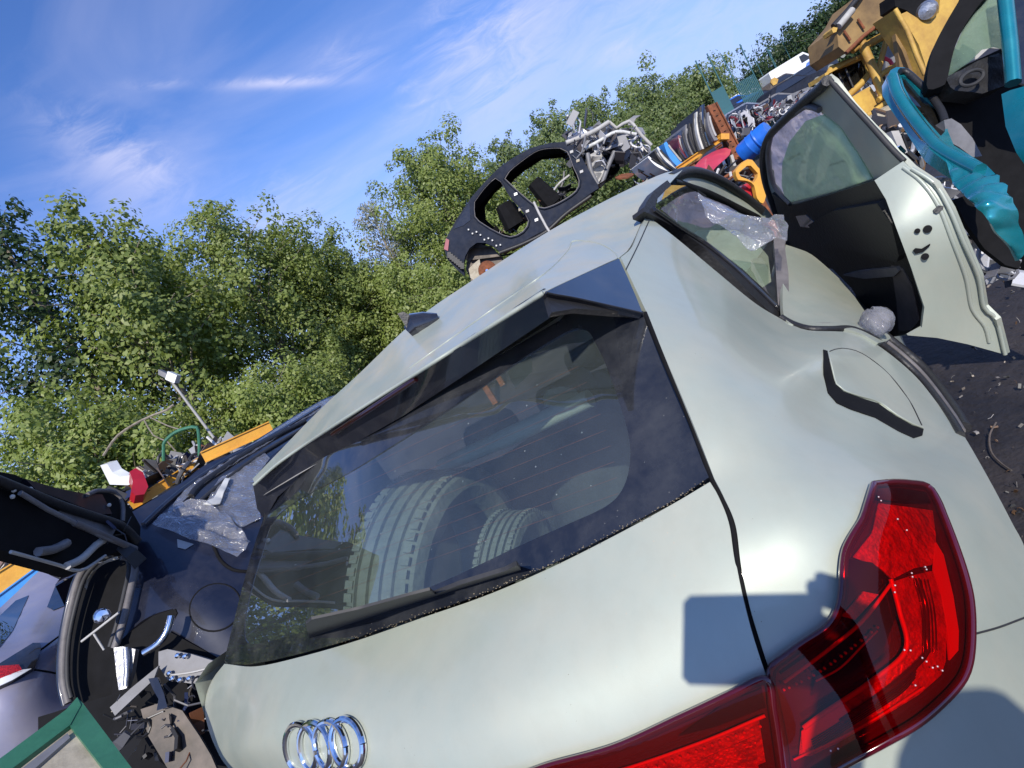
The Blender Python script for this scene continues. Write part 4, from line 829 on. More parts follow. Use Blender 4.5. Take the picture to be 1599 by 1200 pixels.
def scrapmat(name, cols):
    m = bpy.data.materials.new(name); m.use_nodes = True; n = m.node_tree.nodes; l = m.node_tree.links; g = n.new('ShaderNodeNewGeometry'); cr = n.new('ShaderNodeValToRGB'); cr.color_ramp.interpolation = 'CONSTANT'
    l.new(g.outputs['Random Per Island'], cr.inputs[0]); e = cr.color_ramp.elements
    for i, c_ in enumerate(cols):
        x = e[0] if i == 0 else (e[1] if i == 1 else e.new(i/len(cols))); x.position = i/len(cols); x.color = (*c_, 1)
    l.new(cr.outputs[0], n['Principled BSDF'].inputs['Base Color']); n['Principled BSDF'].inputs['Roughness'].default_value = .45; n['Principled BSDF'].inputs['Metallic'].default_value = .2; return m
DK = (.02, .02, .022); MT['scrap'] = scrapmat('scrap_mix', [DK, (.05, .05, .055), (.14, .10, .08), DK, (.35, .35, .36), (.20, .08, .04), (.03, .03, .04), (.10, .10, .11), DK, (.55, .54, .52), (.02, .03, .08), (.07, .06, .05)])
MT['scrapsilver'] = scrapmat('scrap_silver', [(.35, .36, .40), (.06, .06, .07), (.5, .5, .52), (.16, .16, .18), (.04, .04, .05), (.25, .25, .26), (.60, .60, .62), (.10, .09, .09), (.30, .29, .27)])
def scrapbits(P, sz, b=None):
    """bent plates, bars and rings at the points P"""
    b = b or MB()
    for p in P:
        k = rng.integers(0, 4); d = rng.normal(size=3); d /= np.linalg.norm(d); e = np.cross(d, rng.normal(size=3)); e /= np.linalg.norm(e); f = np.cross(d, e); s = sz*rng.uniform(.5, 1.5)
        if k == 0:
            m_ = f*s*.25; V = [p-d*s-e*s*.5, p-d*s+e*s*.5, p+m_-e*s*.5, p+m_+e*s*.4, p+d*s-e*s*.35, p+d*s+e*s*.3]; V += [v+f*.01 for v in V]
            b.add(V, [(0, 1, 3, 2), (2, 3, 5, 4), (7, 6, 8, 9), (9, 8, 10, 11), (0, 2, 8, 6), (2, 4, 10, 8), (1, 7, 9, 3), (3, 9, 11, 5), (0, 6, 7, 1), (4, 5, 11, 10)])
        elif k == 1: b.tube([p-d*s*1.4, p+e*s*.4, p+d*s*1.2+f*s*.3], s*.09, 6)
        elif k == 2: b.box(p, d*s*.8, e*s*.4, f*s*.035)
        else: b.tube([p+s*.6*(e*math.cos(a)+f*math.sin(a)) for a in np.linspace(0, 4.4, 7)], s*.11, 6)
    return b
def heap(name, label, cat, rows, n, sz, m, kind='stuff'):
    P = []
    for _ in range(n):
        (x0, y0, t0), (x1, y1, t1), dep = rows[rng.integers(0, len(rows))]; u = rng.uniform(); P.append(at(x0+(x1-x0)*u+rng.normal()*2, y0+(y1-y0)*u+rng.uniform(0, 1)*dep, t0+(t1-t0)*u+rng.uniform(-.4, .4)))
    q = scrapbits(P, sz).go(name, m, None, 0, loc=P[0]); setp(q, label, cat, None, kind); return q
heap('scrap_heap', 'heap of dark tangled metal scrap under the trees', 'scrap heap', [((215, 735, 8), (340, 690, 8.5), 30), ((225, 750, 7.5), (370, 690, 8), 25), ((120, 790, 8.4), (240, 760, 8), 26)], 260, .17, 'scrap')
heap('scrap_heap', 'pale stones and broken brick at the left edge beside the yellow beam', 'rubble', [((-30, 862, 6.4), (36, 870, 6.2), 25)], 90, .13, scrapmat('rubble_mix', [(.40, .28, .22), (.32, .30, .26), (.25, .16, .12), (.45, .42, .38)]))
WB = panel('white_bumper_piece', [(157, 727), (168, 725), (176, 738), (188, 745), (206, 742), (207, 756), (200, 758), (172, 757)], Surf([(157, 727, 7.2), (207, 745, 7.0), (180, 760, 7.2)]), 'white', None, th=.12, loc=at(180, 745, 7.1), step=6); setp(WB, 'broken white bumper corner lying beside a red panel on the scrap', 'bumper')
RP = panel('red_panel', [(203, 737), (212, 731), (224, 738), (232, 760), (226, 772), (212, 774), (205, 768), (208, 752)], Surf([(203, 737, 7.0), (232, 770, 6.9), (205, 770, 6.8)]), 'red', None, th=.15, loc=at(215, 752, 7), step=6); setp(RP, 'dark red body panel lying beside the white bumper corner', 'car panel')
TR_ = MB(); TR_.tube([at(x, y, 7.6) for x, y in spline([(256, 720), (256, 700), (258, 690), (275, 675), (300, 667), (308, 668), (311, 680), (312, 712)], step=5)], .022, 8); setp(TR_.go('bent_pipe', 'green', None, loc=at(256, 720, 7.6)), 'thin dark green bent pipe frame sticking out of the scrap heap', 'pipe')

# ------------------------------------------------------------------ navy hatchback on the left with its tailgate open
NV = thing('hatchback_car', 'dark navy hatchback with its black tailgate open and torn plastic film on its side windows', 'car', np.array([*at(260, 1100, 2.0)[:2], 0]))
S_nv = Surf([(200, 1000, 1.98), (271, 1042, 1.93), (340, 950, 2.0), (215, 835, 2.25), (300, 800, 2.42), (320, 760, 2.62), (420, 690, 3.1), (520, 622, 4.0), (340, 1040, 1.90), (395, 850, 2.28), (250, 930, 2.03), (300, 900, 2.08), (205, 900, 2.12)], 2e-3)
roofl = [(206, 797), (262, 767), (290, 750), (320, 727), (380, 700), (425, 672), (465, 647), (505, 624), (530, 615)]
panel('body', [(206, 800), (206, 800)]+roofl[1:]+[(530, 615), (530, 640), (430, 760), (430, 760), (430, 1010), (430, 1010), (380, 1050), (300, 1030), (262, 1022), (262, 1022), (250, 1000), (275, 956), (270, 951), (225, 968), (178, 1012), (178, 1012), (185, 975), (200, 915), (212, 870), (216, 840)], S_nv, 'navy', NV, th=.03, sm=True, step=12)
panel('side_window', [(297, 775), (312, 758), (392, 703), (475, 658), (482, 668), (425, 712), (398, 745), (405, 812), (375, 822), (322, 788)], S_nv, 'black_gloss', NV, th=.01, off=.006, step=12)
strip('window_frame', [(298, 776), (312, 759), (350, 732), (392, 704), (435, 680), (476, 659)], S_nv, .016, 'black', NV, off=.01)
strip('window_frame', [(312, 784), (350, 752), (400, 715), (440, 690), (480, 666)], S_nv, .010, 'rubber', NV, off=.015)
strip('roof_gutter', [(225, 820), (262, 785), (300, 755), (350, 722), (420, 684), (500, 636)], S_nv, .012, 'navy', NV, off=.01)
fc_ = (337, 949); circ = [(fc_[0]+40*math.cos(a)-4*math.sin(a), fc_[1]+37*math.sin(a)) for a in np.linspace(0, 2*math.pi, 30)[:-1]]
panel('fuel_flap', circ, S_nv, 'navy', NV, th=.004, off=.002, step=10)
strip('flap_joint', circ+[circ[0]], S_nv, .0035, 'black_dull', NV, off=.0)
strip('wheel_arch_edge', [(333, 850), (345, 875), (365, 890), (392, 893)], S_nv, .006, 'black_dull', NV, off=.002)
panel('sticker', [(277, 842), (303, 850), (290, 858), (278, 855)], S_nv, 'lightgrey', NV, th=.001, off=.004, step=6)
panel('tail_lamp_recess', [(172, 1016), (200, 990), (240, 962), (274, 951), (277, 958), (262, 985), (240, 1000), (205, 1012)], S_nv, 'black_dull', NV, th=.004, off=.004, step=10)
S_in = Surf([(110, 1090, 1.95), (120, 920, 2.05), (190, 860, 2.15), (200, 960, 2.0), (180, 1080, 1.9)], 1e-3)
apo = [(108, 1098), (100, 1060), (102, 1000), (116, 930), (130, 892), (158, 866), (190, 857), (208, 868), (211, 890), (204, 925), (192, 975), (180, 1012), (182, 1060), (178, 1098)]
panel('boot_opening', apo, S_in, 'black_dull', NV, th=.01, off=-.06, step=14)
strip('aperture_seal', apo[:-2], S_in, .013, 'greyrubber', NV, off=.012)
strip('aperture_seal', [(112, 1090), (106, 1060), (108, 1000), (122, 935), (136, 898), (160, 874), (188, 865), (199, 872), (202, 890), (195, 925), (183, 975), (172, 1010)], S_in, .008, 'rubber', NV, off=.014)
strip('aperture_edge', shift(apo[:6], -6, 4), S_in, .010, 'navy', NV, off=.0)
strip('trim', [(131, 920), (138, 898), (160, 878), (186, 869)], S_in, .011, 'lightgrey', NV, off=-.01)
MB().lathe(at(160, 962, 1.9), CAM-at(160, 962, 1.9), [(.001, .01), (.018, .008), (.024, 0), (.026, -.02)], 16).go('lamp_bulb', 'chrome', NV)
strip('prop_rod', [(128, 1002), (150, 985), (186, 957)], 1.88, .004, 'lightgrey', NV, sm=False)
strip('prop_rod', [(147, 990), (163, 1015)], 1.88, .0035, 'lightgrey', NV, sm=False)
# open tailgate
S_tg = Surf([(0, 790, 1.65), (215, 830, 2.2), (100, 760, 1.95), (100, 880, 1.8)], 1e-3)
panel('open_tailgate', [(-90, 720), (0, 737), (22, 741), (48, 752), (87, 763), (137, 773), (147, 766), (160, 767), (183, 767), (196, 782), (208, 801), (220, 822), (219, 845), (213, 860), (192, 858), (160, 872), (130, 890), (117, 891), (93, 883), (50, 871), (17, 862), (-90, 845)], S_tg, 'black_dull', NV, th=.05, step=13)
panel('tailgate_skin', [(40, 748), (87, 762), (137, 772), (160, 772), (176, 803), (157, 803), (100, 781), (58, 766)], S_tg, 'navy', NV, th=.02, off=.02, step=10)
strip('tailgate_trim', [(-10, 748), (40, 768), (90, 788), (140, 805), (190, 822), (216, 846)], S_tg, .016, 'black', NV, off=.03)
strip('gas_strut', [(32, 770), (75, 796), (117, 817), (160, 838), (212, 858)], S_tg, .008, 'grey', NV, off=.06, sm=False)
strip('gas_strut', [(117, 817), (212, 858)], S_tg, .011, 'greyrubber', NV, off=.06, sm=False)
strip('inner_rail', [(105, 884), (128, 873), (150, 852), (163, 843)], S_tg, .012, 'lightgrey', NV, off=.03)
strip('inner_rail', [(60, 862), (85, 858), (105, 848)], S_tg, .014, 'grey', NV, off=.03)
strip('tailgate_edge', [(17, 862), (50, 871), (93, 883), (117, 891), (135, 888), (165, 868)], S_tg, .005, 'lightgrey', NV, off=.02)
strip('hinge', [(137, 773), (150, 767), (180, 769), (192, 788), (192, 815)], S_tg, .008, 'greyrubber', NV, off=.03)
for (x, y) in ((22, 766), (20, 776), (171, 789), (48, 764), (120, 816)): MB().lathe(S_tg.lift([(x, y)], .03)[0], CAM-S_tg.lift([(x, y)])[0], [(.0005, .008), (.006, .005), (.007, 0)], 10).go('clip', 'offwhite', NV)
panel('inner_window', [(93, 798), (112, 800), (122, 806), (150, 812), (185, 822), (175, 838), (140, 826), (105, 808)], S_tg, 'grey', NV, th=.004, off=.02, step=10)
scrapbits([at(rng.uniform(95, 205), rng.uniform(815, 880), 2.05) for _ in range(26)], .035).go('torn_wiring', 'scrap', NV, 0)
# what is left of its rear end
S_lo = Surf([(180, 1040, 1.86), (345, 1040, 1.84), (260, 1200, 1.72)])
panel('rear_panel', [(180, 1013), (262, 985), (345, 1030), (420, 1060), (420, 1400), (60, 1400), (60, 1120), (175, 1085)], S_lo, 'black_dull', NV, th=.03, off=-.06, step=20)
panel('bumper_mount', [(178, 1012), (192, 1010), (212, 1014), (206, 1050), (198, 1075), (186, 1078), (182, 1050)], S_lo, 'steel', NV, th=.02, off=.01, step=8)
strip('bumper_mount', [(197, 1012), (199, 1045), (197, 1072)], S_lo, .009, 'steel', NV, off=.02)
strip('lamp_bracket', [(268, 962), (262, 985), (248, 1005), (225, 1020)], S_lo, .012, 'chrome', NV, off=.0)
panel('crash_beam', [(248, 1018), (262, 1014), (300, 1022), (333, 1032), (330, 1056), (300, 1068), (262, 1062), (248, 1040)], S_lo, 'grey', NV, th=.03, off=.02, step=10)
for (x, y) in ((270, 1060), (282, 1062), (296, 1060), (318, 1064), (278, 1024), (290, 1025), (265, 1052)): MB().lathe(S_lo.lift([(x, y)], .03)[0], -CF, [(.0005, .008), (.007, .006), (.009, 0)], 10).go('bolt', 'chrome', NV)
strip('cable', [(262, 1055), (300, 1050), (336, 1041)], S_lo, .003, 'lightgrey', NV, off=.03)
panel('bumper_skin', [(220, 1108), (250, 1098), (285, 1110), (312, 1150), (330, 1180), (345, 1215), (262, 1200), (232, 1150)], S_lo, 'brown', NV, th=.01, off=.03, step=10)
panel('bumper_shard', [(172, 1105), (205, 1075), (248, 1040), (240, 1062), (215, 1085), (180, 1118)], S_lo, 'grey', NV, th=.008, off=.05, step=8)
panel('bumper_bracket', [(232, 1060), (246, 1058), (256, 1082), (262, 1105), (245, 1110), (248, 1092), (240, 1078)], S_lo, 'black_gloss', NV, th=.01, off=.06, step=8)
scrapbits([S_lo.lift([(rng.uniform(185, 330), rng.uniform(1060, 1190))], rng.uniform(0, .05))[0] for _ in range(44)], .030).go('torn_fixings', 'scrap', NV, 0)
LD = cardir(-1, 0, 0)
sheet('roof', [[p+LD*w-np.array([0, 0, .05*w*w]) for p in S_nv.lift(roofl)] for w in np.linspace(0, 1.2, 6)], 'navy', NV)
sheet('far_side', [[p+LD*w-np.array([0, 0, z]) for p in S_nv.lift(roofl[::2])] for w, z in ((1.2, .08), (1.5, .5), (1.55, 1.2))], 'navy', NV)
sheet('lower_side', [[p-np.array([0, 0, z]) for p in S_nv.lift([(262, 1022), (300, 1030), (380, 1050), (430, 1010), (480, 900), (520, 820)])] for z in (0, .5, 1.0)], 'navy', NV)
F2 = panel('plastic_film', [(238, 816), (262, 800), (280, 785), (300, 783), (322, 787), (338, 795), (356, 806), (372, 825), (392, 846), (384, 858), (371, 870), (350, 864), (331, 853), (305, 845), (280, 836), (252, 824)], S_nv, 'film', None, th=.001, off=.035, step=5, wrinkle=.009, loc=S_nv.lift([(320, 820)])[0])
setp(F2, 'crumpled torn sheet of clear plastic hanging off the side of the navy hatchback', 'plastic film')
F3 = panel('plastic_film', [(262, 798), (300, 752), (345, 722), (400, 690), (450, 658), (500, 628), (528, 616), (524, 628), (470, 658), (420, 692), (370, 722), (330, 748), (296, 774), (282, 788)], S_nv, 'film', None, th=.001, off=.02, step=5, wrinkle=.0022, loc=S_nv.lift([(400, 690)])[0])
setp(F3, 'strip of bubbled clear plastic stuck along the roof edge of the navy hatchback', 'plastic film')
F4 = panel('plastic_film', [(322, 786), (342, 748), (380, 728), (412, 706), (422, 716), (400, 745), (408, 812), (376, 823), (352, 805)], S_nv, 'film', None, th=.001, off=.02, step=6, wrinkle=.003, loc=S_nv.lift([(370, 770)])[0])
setp(F4, 'smooth film of plastic over the rear side window of the navy hatchback', 'plastic film')
CB_ = panel('cardboard_scrap', [(318, 787), (334, 778), (352, 747), (360, 746), (350, 770), (344, 786), (330, 789)], S_nv, 'offwhite', None, th=.004, off=.05, step=5, wrinkle=.003, loc=S_nv.lift([(336, 775)])[0]); setp(CB_, 'small pale crumpled scrap stuck at the corner of the navy car window', 'scrap')

# ------------------------------------------------------------------ violet-grey car at the left edge
VC = thing('estate_car', 'dusty violet grey car at the left edge with a red and clear tail lamp', 'car', np.array([*at(40, 1050, 3.1)[:2], 0]))
S_v = Surf([(0, 950, 3.7), (74, 882, 4.0), (110, 1050, 3.0), (0, 1040, 2.8), (60, 1000, 3.0), (0, 1200, 2.6), (120, 1200, 2.75), (-80, 1050, 2.8), (-80, 950, 3.4), (100, 940, 3.5)], 1e-3)
panel('body', [(-120, 1000), (0, 950), (30, 922), (52, 900), (74, 882), (100, 884), (160, 895), (170, 1200), (150, 1400), (-120, 1400)], S_v, 'purple', VC, th=.03, step=16)
panel('rear_window', [(-40, 1010), (0, 962), (25, 938), (45, 930), (36, 950), (20, 985), (0, 1010), (-40, 1045)], S_v, 'darkglass', VC, th=.01, off=.01)
panel('rear_window', [(-40, 1010), (0, 962), (25, 938), (45, 930), (36, 950), (20, 985), (0, 1010), (-40, 1045)], S_v, 'grey', VC, th=.01, off=.002)
panel('side_window', [(74, 948), (88, 912), (106, 890), (119, 896), (116, 930), (106, 944), (84, 953)], S_v, 'black_gloss', VC, th=.01, off=.01, step=8)
tl_ = panel('tail_lamp', [(-60, 1060), (0, 1036), (52, 1004), (63, 1004), (65, 1012), (54, 1044), (0, 1072), (-60, 1100)], S_v, 'black_gloss', VC, th=.03, off=.02, step=8)
panel('reflector', [(-60, 1060), (0, 1040), (30, 1038), (36, 1048), (10, 1056), (-60, 1085)], S_v, 'lensred', tl_, th=.004, off=.03, step=8)
panel('reverse_lens', [(-60, 1085), (10, 1056), (36, 1046), (50, 1044), (20, 1062), (0, 1071), (-60, 1098)], S_v, 'white', tl_, th=.004, off=.03, step=8)
strip('body_joint', [(60, 1018), (80, 1003), (105, 985)], S_v, .004, 'black_dull', VC, off=.002)
strip('bumper_joint', [(54, 1046), (80, 1050), (105, 1056)], S_v, .004, 'black_dull', VC, off=.002)
strip('window_strip', [(45, 870), (75, 892), (110, 908)], 3.2, .012, 'black', VC)

# ------------------------------------------------------------------ green edged board, bottom left
S_g = Surf([(110, 1100, 1.35), (0, 1185, 1.20), (200, 1200, 1.15)])
GB = thing('board', 'weathered pale board with a green plastic edge in the bottom left corner', 'board', S_g.lift([(60, 1250)])[0])
panel('sheet', [(110, 1135), (112, 1130), (215, 1260), (215, 1400), (-60, 1400), (-60, 1265), (20, 1202)], S_g, 'beige', GB, th=.02, off=-.015, step=20)
panel('edge', [(-60, 1232), (0, 1185), (104, 1108), (121, 1089), (127, 1101), (110, 1132), (20, 1200), (-60, 1262)], S_g, 'green', GB, th=.04, step=12)
panel('edge', [(121, 1089), (131, 1100), (205, 1198), (260, 1270), (240, 1300), (110, 1134), (104, 1110)], S_g, 'green', GB, th=.04, off=-.003, step=12)
panel('inner_trim', [(-60, 1275), (20, 1212), (106, 1145), (110, 1152), (30, 1222), (-60, 1292)], S_g, 'grey', GB, th=.01, off=-.005, step=12)

# ------------------------------------------------------------------ stripped car shell up on a rack
Zh = lambda P: [(600+x/3.553, 150+y/3.553) for x, y in P]
HT = 9.6
S_h = Surf([(700, 400, 9.9), (990, 270, 9.3), (830, 240, 9.75)])
HK = thing('car_shell', 'stripped dark car shell without doors or wheels, raised above the silver hatchback roof', 'car shell', S_h.lift([(800, 400)])[0])
body_o = Zh([(335, 850), (345, 790), (400, 690), (480, 570), (560, 480), (640, 400), (720, 345), (820, 290), (930, 262), (1010, 256), (1070, 290), (1130, 400), (1185, 490), (1192, 512), (1140, 545), (1010, 640), (900, 740), (780, 805), (670, 875), (640, 862), (600, 832), (560, 815), (515, 815), (475, 845), (450, 890), (440, 945), (448, 1000), (400, 960), (350, 905)])
d_r = Zh([(505, 590), (560, 515), (620, 460), (650, 480), (700, 560), (760, 630), (800, 690), (770, 750), (700, 780), (630, 755), (560, 715), (508, 670)])
d_f = Zh([(675, 460), (700, 420), (760, 370), (860, 305), (975, 293), (1015, 312), (1050, 400), (1080, 470), (1060, 530), (970, 590), (890, 620), (850, 612), (760, 540)])
d_r = [tuple(np.mean(d_r, 0)+(np.array(p_)-np.mean(d_r, 0))*1.05) for p_ in d_r]; d_f = [tuple(np.mean(d_f, 0)+(np.array(p_)-np.mean(d_f, 0))*1.05) for p_ in d_f]
panel('body_side', body_o, S_h, 'hulk', HK, th=.05, holes=[d_r, d_f], step=6)
def grow(P, k):
    c_ = np.mean(P, 0); return [tuple(c_+(np.array(p_)-c_)*k) for p_ in P]
far = np.cross(S_h.lift([(990, 270)])[0]-S_h.lift([(700, 400)])[0], [0, 0, 1.]); far /= np.linalg.norm(far); far *= np.sign(far@CF)
S_hf = Surf([('w', *(S_h.lift([p])[0]+far*1.5)) for p in ((700, 400), (990, 270), (830, 240))])
def farpts(P): return [tuple(float(v) for v in to_px(S_h.lift([p])[0]+far*1.5)[:2]) for p in P]
panel('body_side', farpts(body_o), S_hf, 'black_dull', HK, th=.04, holes=[farpts(grow(d_r, 1.03)), farpts(grow(d_f, 1.06))], step=0 or 6)  # far side coloured black so the inside reads as shaded
rl = body_o[2:11]
sheet('roof', [[p+far*w+np.array([0, 0, .09*math.sin(w/1.5*math.pi)]) for p in S_h.lift(rl)] for w in np.linspace(0, 1.5, 6)], 'hulk', HK)
sheet('floor', [[p+far*w for p in S_h.lift(Zh([(450, 850), (680, 830), (900, 690), (1140, 520), (1300, 420)]))] for w in (0.02, 1.48)], 'black_dull', HK)
sheet('underbody', [[p+far*w-np.array([0, 0, .12]) for p in S_h.lift(Zh([(450, 880), (680, 850), (900, 710), (1140, 540)]))] for w in (0.1, 1.4)], 'black_dull', HK)
for P_ in (d_r, d_f): strip('door_frame', list(P_)+[P_[0]], S_h, .012, 'hulk', HK, off=.02); strip('door_seal', [tuple(np.array(p_)*.97+np.mean(P_, 0)*.03) for p_ in list(P_)+[P_[0]]], S_h, .009, 'greyrubber', HK, off=.01)
strip('sill', Zh([(640, 872), (780, 818), (900, 755), (1010, 655), (1150, 555)]), S_h, .035, 'black', HK, off=.01)
dl_h = S_h.lift([(990, 270)])[0]-S_h.lift([(700, 400)])[0]; dl_h[2] = 0; dl_h /= np.linalg.norm(dl_h)
for w in (.35, 1.1):
    a = S_h.lift(Zh([(1000, 560)]))[0]+far*w; b_ = S_h.lift(Zh([(720, 720)]))[0]+far*w
    MB().tube([b_, b_+np.array([0, 0, .42])], [.2, .15], 8).go('seat_frame', 'black_dull', HK)
    MB().tube([a-dl_h*.2, a-dl_h*.32+np.array([0, 0, .5])], [.19, .13], 8).go('seat_frame', 'black_dull', HK)
scrapbits([S_h.lift(Zh([(rng.uniform(560, 1060), 0)]))[0]*0+S_h.lift(Zh([(x_, 1135-x_*.62+rng.uniform(-25, 40))]))[0]+far*rng.uniform(.2, 1.3) for x_ in rng.uniform(560, 1050, 46)], .09).go('cabin_remains', 'scrap', HK, 0)
strip('bracket', Zh([(900, 600), (960, 500), (1030, 440)]), S_h, .02, 'lightgrey', HK, off=-.3)
strip('bracket', Zh([(930, 600), (990, 490), (1000, 420)]), S_h, .018, 'grey', HK, off=-.5)
strip('ratchet_strap', Zh([(832, 590), (860, 650), (900, 725), (925, 765)]), S_h, .022, 'lightgrey', HK, off=.06, sm=False)
hub = S_h.lift(Zh([(575, 968)]))[0]
MB().lathe(hub, far*-1, [(.001, .05), (.04, .05), (.05, .03), (.15, .02), (.16, .0), (.15, -.02)], 28).go('brake_disc', 'rust', HK)
MB().lathe(hub, far*-1, [(.001, .085), (.025, .08), (.03, .05)], 12).go('hub_cap', 'chrome', HK)
panel('wheel_arch_liner', Zh([(470, 860), (520, 820), (600, 840), (660, 900), (640, 960), (600, 930), (540, 920), (500, 960), (520, 1010), (490, 1040), (455, 960)]), S_h, 'brown', HK, th=.05, off=-.25, step=8)
panel('backplate', Zh([(500, 930), (530, 905), (540, 960), (530, 1010), (555, 1025), (520, 1040), (480, 1010), (470, 960)]), S_h, 'beige', HK, th=.03, off=-.1, step=6)
panel('rear_window', Zh([(385, 740), (430, 660), (475, 590), (480, 690), (440, 720)]), S_h, 'black_gloss', HK, th=.01, off=.01, step=6)
panel('tail_lamp', Zh([(332, 850), (345, 790), (362, 800), (355, 860)]), S_h, 'maroon', HK, th=.03, off=.02, step=6)
for k in range(7): MB().box(S_h.lift(Zh([(365+k*12, 890+k*10)]))[0]-CF*.05, CR*.03, CU*.05, CF*.05).go('bumper_clip', 'black', HK)
for k in range(9): MB().box(S_h.lift(Zh([(470+k*22, 745+k*11+12*math.sin(k*2))]))[0]-CF*.03, CR*.012, CU*.012, CF*.01).go('clip', 'offwhite', HK)
for (x, y, m_) in ((730, 545, 'white'), (795, 640, 'lightgrey'), (845, 688, 'white'), (1040, 310, 'lightgrey'), (1095, 420, 'lightgrey'), (1075, 360, 'beige'), (755, 630, 'beige')):
    panel('tag', Zh([(x-9, y-4), (x+9, y-11), (x+11, y+3), (x-7, y+10)]), S_h, m_, HK, th=.004, off=.015, step=6)
eng = []
for _ in range(260):
    u = rng.uniform(); eng.append(at(600+(1020+u*440)/3.553, 150+(300+(u*1.6-.9)*60+rng.normal()*62)/3.553, 9.5+rng.uniform(0, 1.3)))
scrapbits(eng, .13).go('torn_metal', 'scrapsilver', HK, 0)
strip('chassis_leg', Zh([(1010, 262), (1080, 235), (1170, 195), (1250, 145)]), 9.6, .04, 'lightgrey', HK)
strip('chassis_leg', Zh([(1100, 300), (1180, 260), (1290, 200), (1400, 215)]), 9.6, .03, 'offwhite', HK)
panel('wing_rail', Zh([(1000, 250), (1100, 190), (1180, 165), (1250, 140), (1275, 190), (1200, 235), (1120, 290), (1050, 300)]), flat(9.75), 'steel', HK, th=.3, step=5, wrinkle=.03)
panel('suspension_turret', Zh([(1120, 340), (1190, 300), (1240, 360), (1215, 440), (1180, 500), (1140, 430)]), flat(9.65), 'lightgrey', HK, th=.2, step=5, wrinkle=.03)
panel('bulkhead_backdrop', Zh([(1010, 262), (1080, 300), (1200, 250), (1350, 330), (1300, 420), (1190, 510), (1120, 420)]), flat(10.3), 'black_dull', HK, th=.1, step=6, wrinkle=.04)
strip('front_frame', Zh([(1250, 145), (1290, 180), (1360, 140), (1430, 220), (1485, 275)]), 9.7, .03, 'lightgrey', HK)
strip('front_frame', Zh([(1130, 320), (1150, 420), (1200, 500), (1240, 400), (1280, 310)]), 9.6, .04, 'grey', HK)
MB().lathe(at(600+1335/3.553, 150+450/3.553, 9.4), [.3, -.4, 1], [(.001, .02), (.15, .02), (.15, 0), (.001, 0)], 20).go('brake_disc', 'rust', HK)
hb = S_h.lift(Zh([(560, 1020)]))[0][2]-.05; pc = S_h.lift([(800, 400)])[0]
RK = thing('storage_rack', 'steel storage rack carrying the stripped car shell, mostly hidden', 'rack', np.array([pc[0], pc[1], 0]))
dl = S_h.lift([(990, 270)])[0]-S_h.lift([(700, 400)])[0]; dl[2] = 0; dl /= np.linalg.norm(dl)
for s_ in (-1.6, 1.6):
    for w in (.1, 1.4): q_ = pc*np.array([1, 1, 0])+dl*s_+far*w; MB().box(q_+up3*hb/2, dl*.05, far*.05, up3*hb/2).go('post', 'rust', RK)
for w in (.1, 1.4): MB().box(pc*np.array([1, 1, 0])+far*w+up3*(hb+.03), dl*2.0, far*.05, up3*.05).go('beam', 'yellow', RK)

# ------------------------------------------------------------------ racked doors and panels
Zr = lambda P: [(1020+x/7.27, 140+y/7.27) for x, y in P]
DT = 7.6
hd_ = np.array([CF[0], CF[1], 0]); hd_ /= np.linalg.norm(hd_)
def slab(name, label, cat, P, t, m, group=None, depth=.7, hole=None):
    S = flat(t) if not isinstance(t, Surf) else t
    o = panel(name, P, S, m, None, th=.03, step=6, loc=S.lift(P[:1])[0], back=hd_*depth, holes=[hole] if hole else [])
    return setp(o, label, cat, group)
def door_slab(b, tp, w, t, m, label, bow=4, group='car doors standing on edge in the racks', seal='rubber'):
    b, tp = np.array(b, float), np.array(tp, float); ax = tp-b; L_ = np.linalg.norm(ax); ax /= L_; n = np.array([-ax[1], ax[0]])
    if n[0] < 0: n = -n
    lf = [b+ax*L_*u-n*(bow*math.sin(u*math.pi)) for u in np.linspace(0, 1, 8)]; rg = [b+ax*L_*u-n*(bow*math.sin(u*math.pi))+n*w*(1-.55*max(0, u-.5)*2) for u in np.linspace(0, 1, 8)]
    T = thing('salvaged_door', label, 'car door', at(*b, t), group); T['kind'] = 'thing'
    panel('door_skin', lf+rg[::-1], flat(t), m, T, th=.02, step=0 or 8, back=hd_*.75)
    MB().tube([at(*p, t-.01) for p in rg[1:-1]], .012, 6).go('edge_seal', seal, T)
    return T
dl_ = [((1045, 268), (1012, 246), 6, 'white', 'white door lying lowest in the left rack'), ((1050, 266), (1022, 236), 5, 'black', 'black door between two white ones in the left rack'),
       ((1056, 264), (1026, 231), 6, 'offwhite', 'pale grey door just left of the blue one'), ((1060, 262), (1037, 224), 11, 'sky_blue', 'light blue door, the only blue one in the racks'),
       ((1070, 252), (1058, 222), 5, 'black', 'short black door right of the blue one'), ((1072, 247), (1059, 212), 4, 'maroon', 'dark maroon door in the rack'),
       ((1076, 245), (1064, 204), 5, 'navy', 'navy door with a pale edge right of the maroon one'), ((1081, 242), (1071, 195), 5, 'grey', 'grey door in the middle of the rack'),
       ((1086, 238), (1076, 193), 5, 'black', 'black door below the tall group'), ((1091, 236), (1083, 178), 5, 'black', 'tall black door, leftmost of the tall group'),
       ((1097, 233), (1088, 175), 5, 'offwhite', 'tall door with a pale edge in the tall group'), ((1103, 230), (1093, 167), 5, 'black', 'tall black door in the middle of the tall group'),
       ((1109, 227), (1098, 163), 6, 'black_gloss', 'tallest glossy black door beside the rusty beam'), ((1116, 220), (1105, 176), 6, 'grey', 'grey door right against the rusty beam')]
for i, (b, tp, w, m, lb) in enumerate(dl_): door_slab(b, tp, w, DT-.06*i, m, lb, seal='lightgrey' if i % 2 else 'rubber')
T = thing('rusty_girder', 'rusty steel upright beam with a slotted face between the racked doors and the blue drum', 'beam', at(1172, 287, 6.9)*np.array([1, 1, 0]))
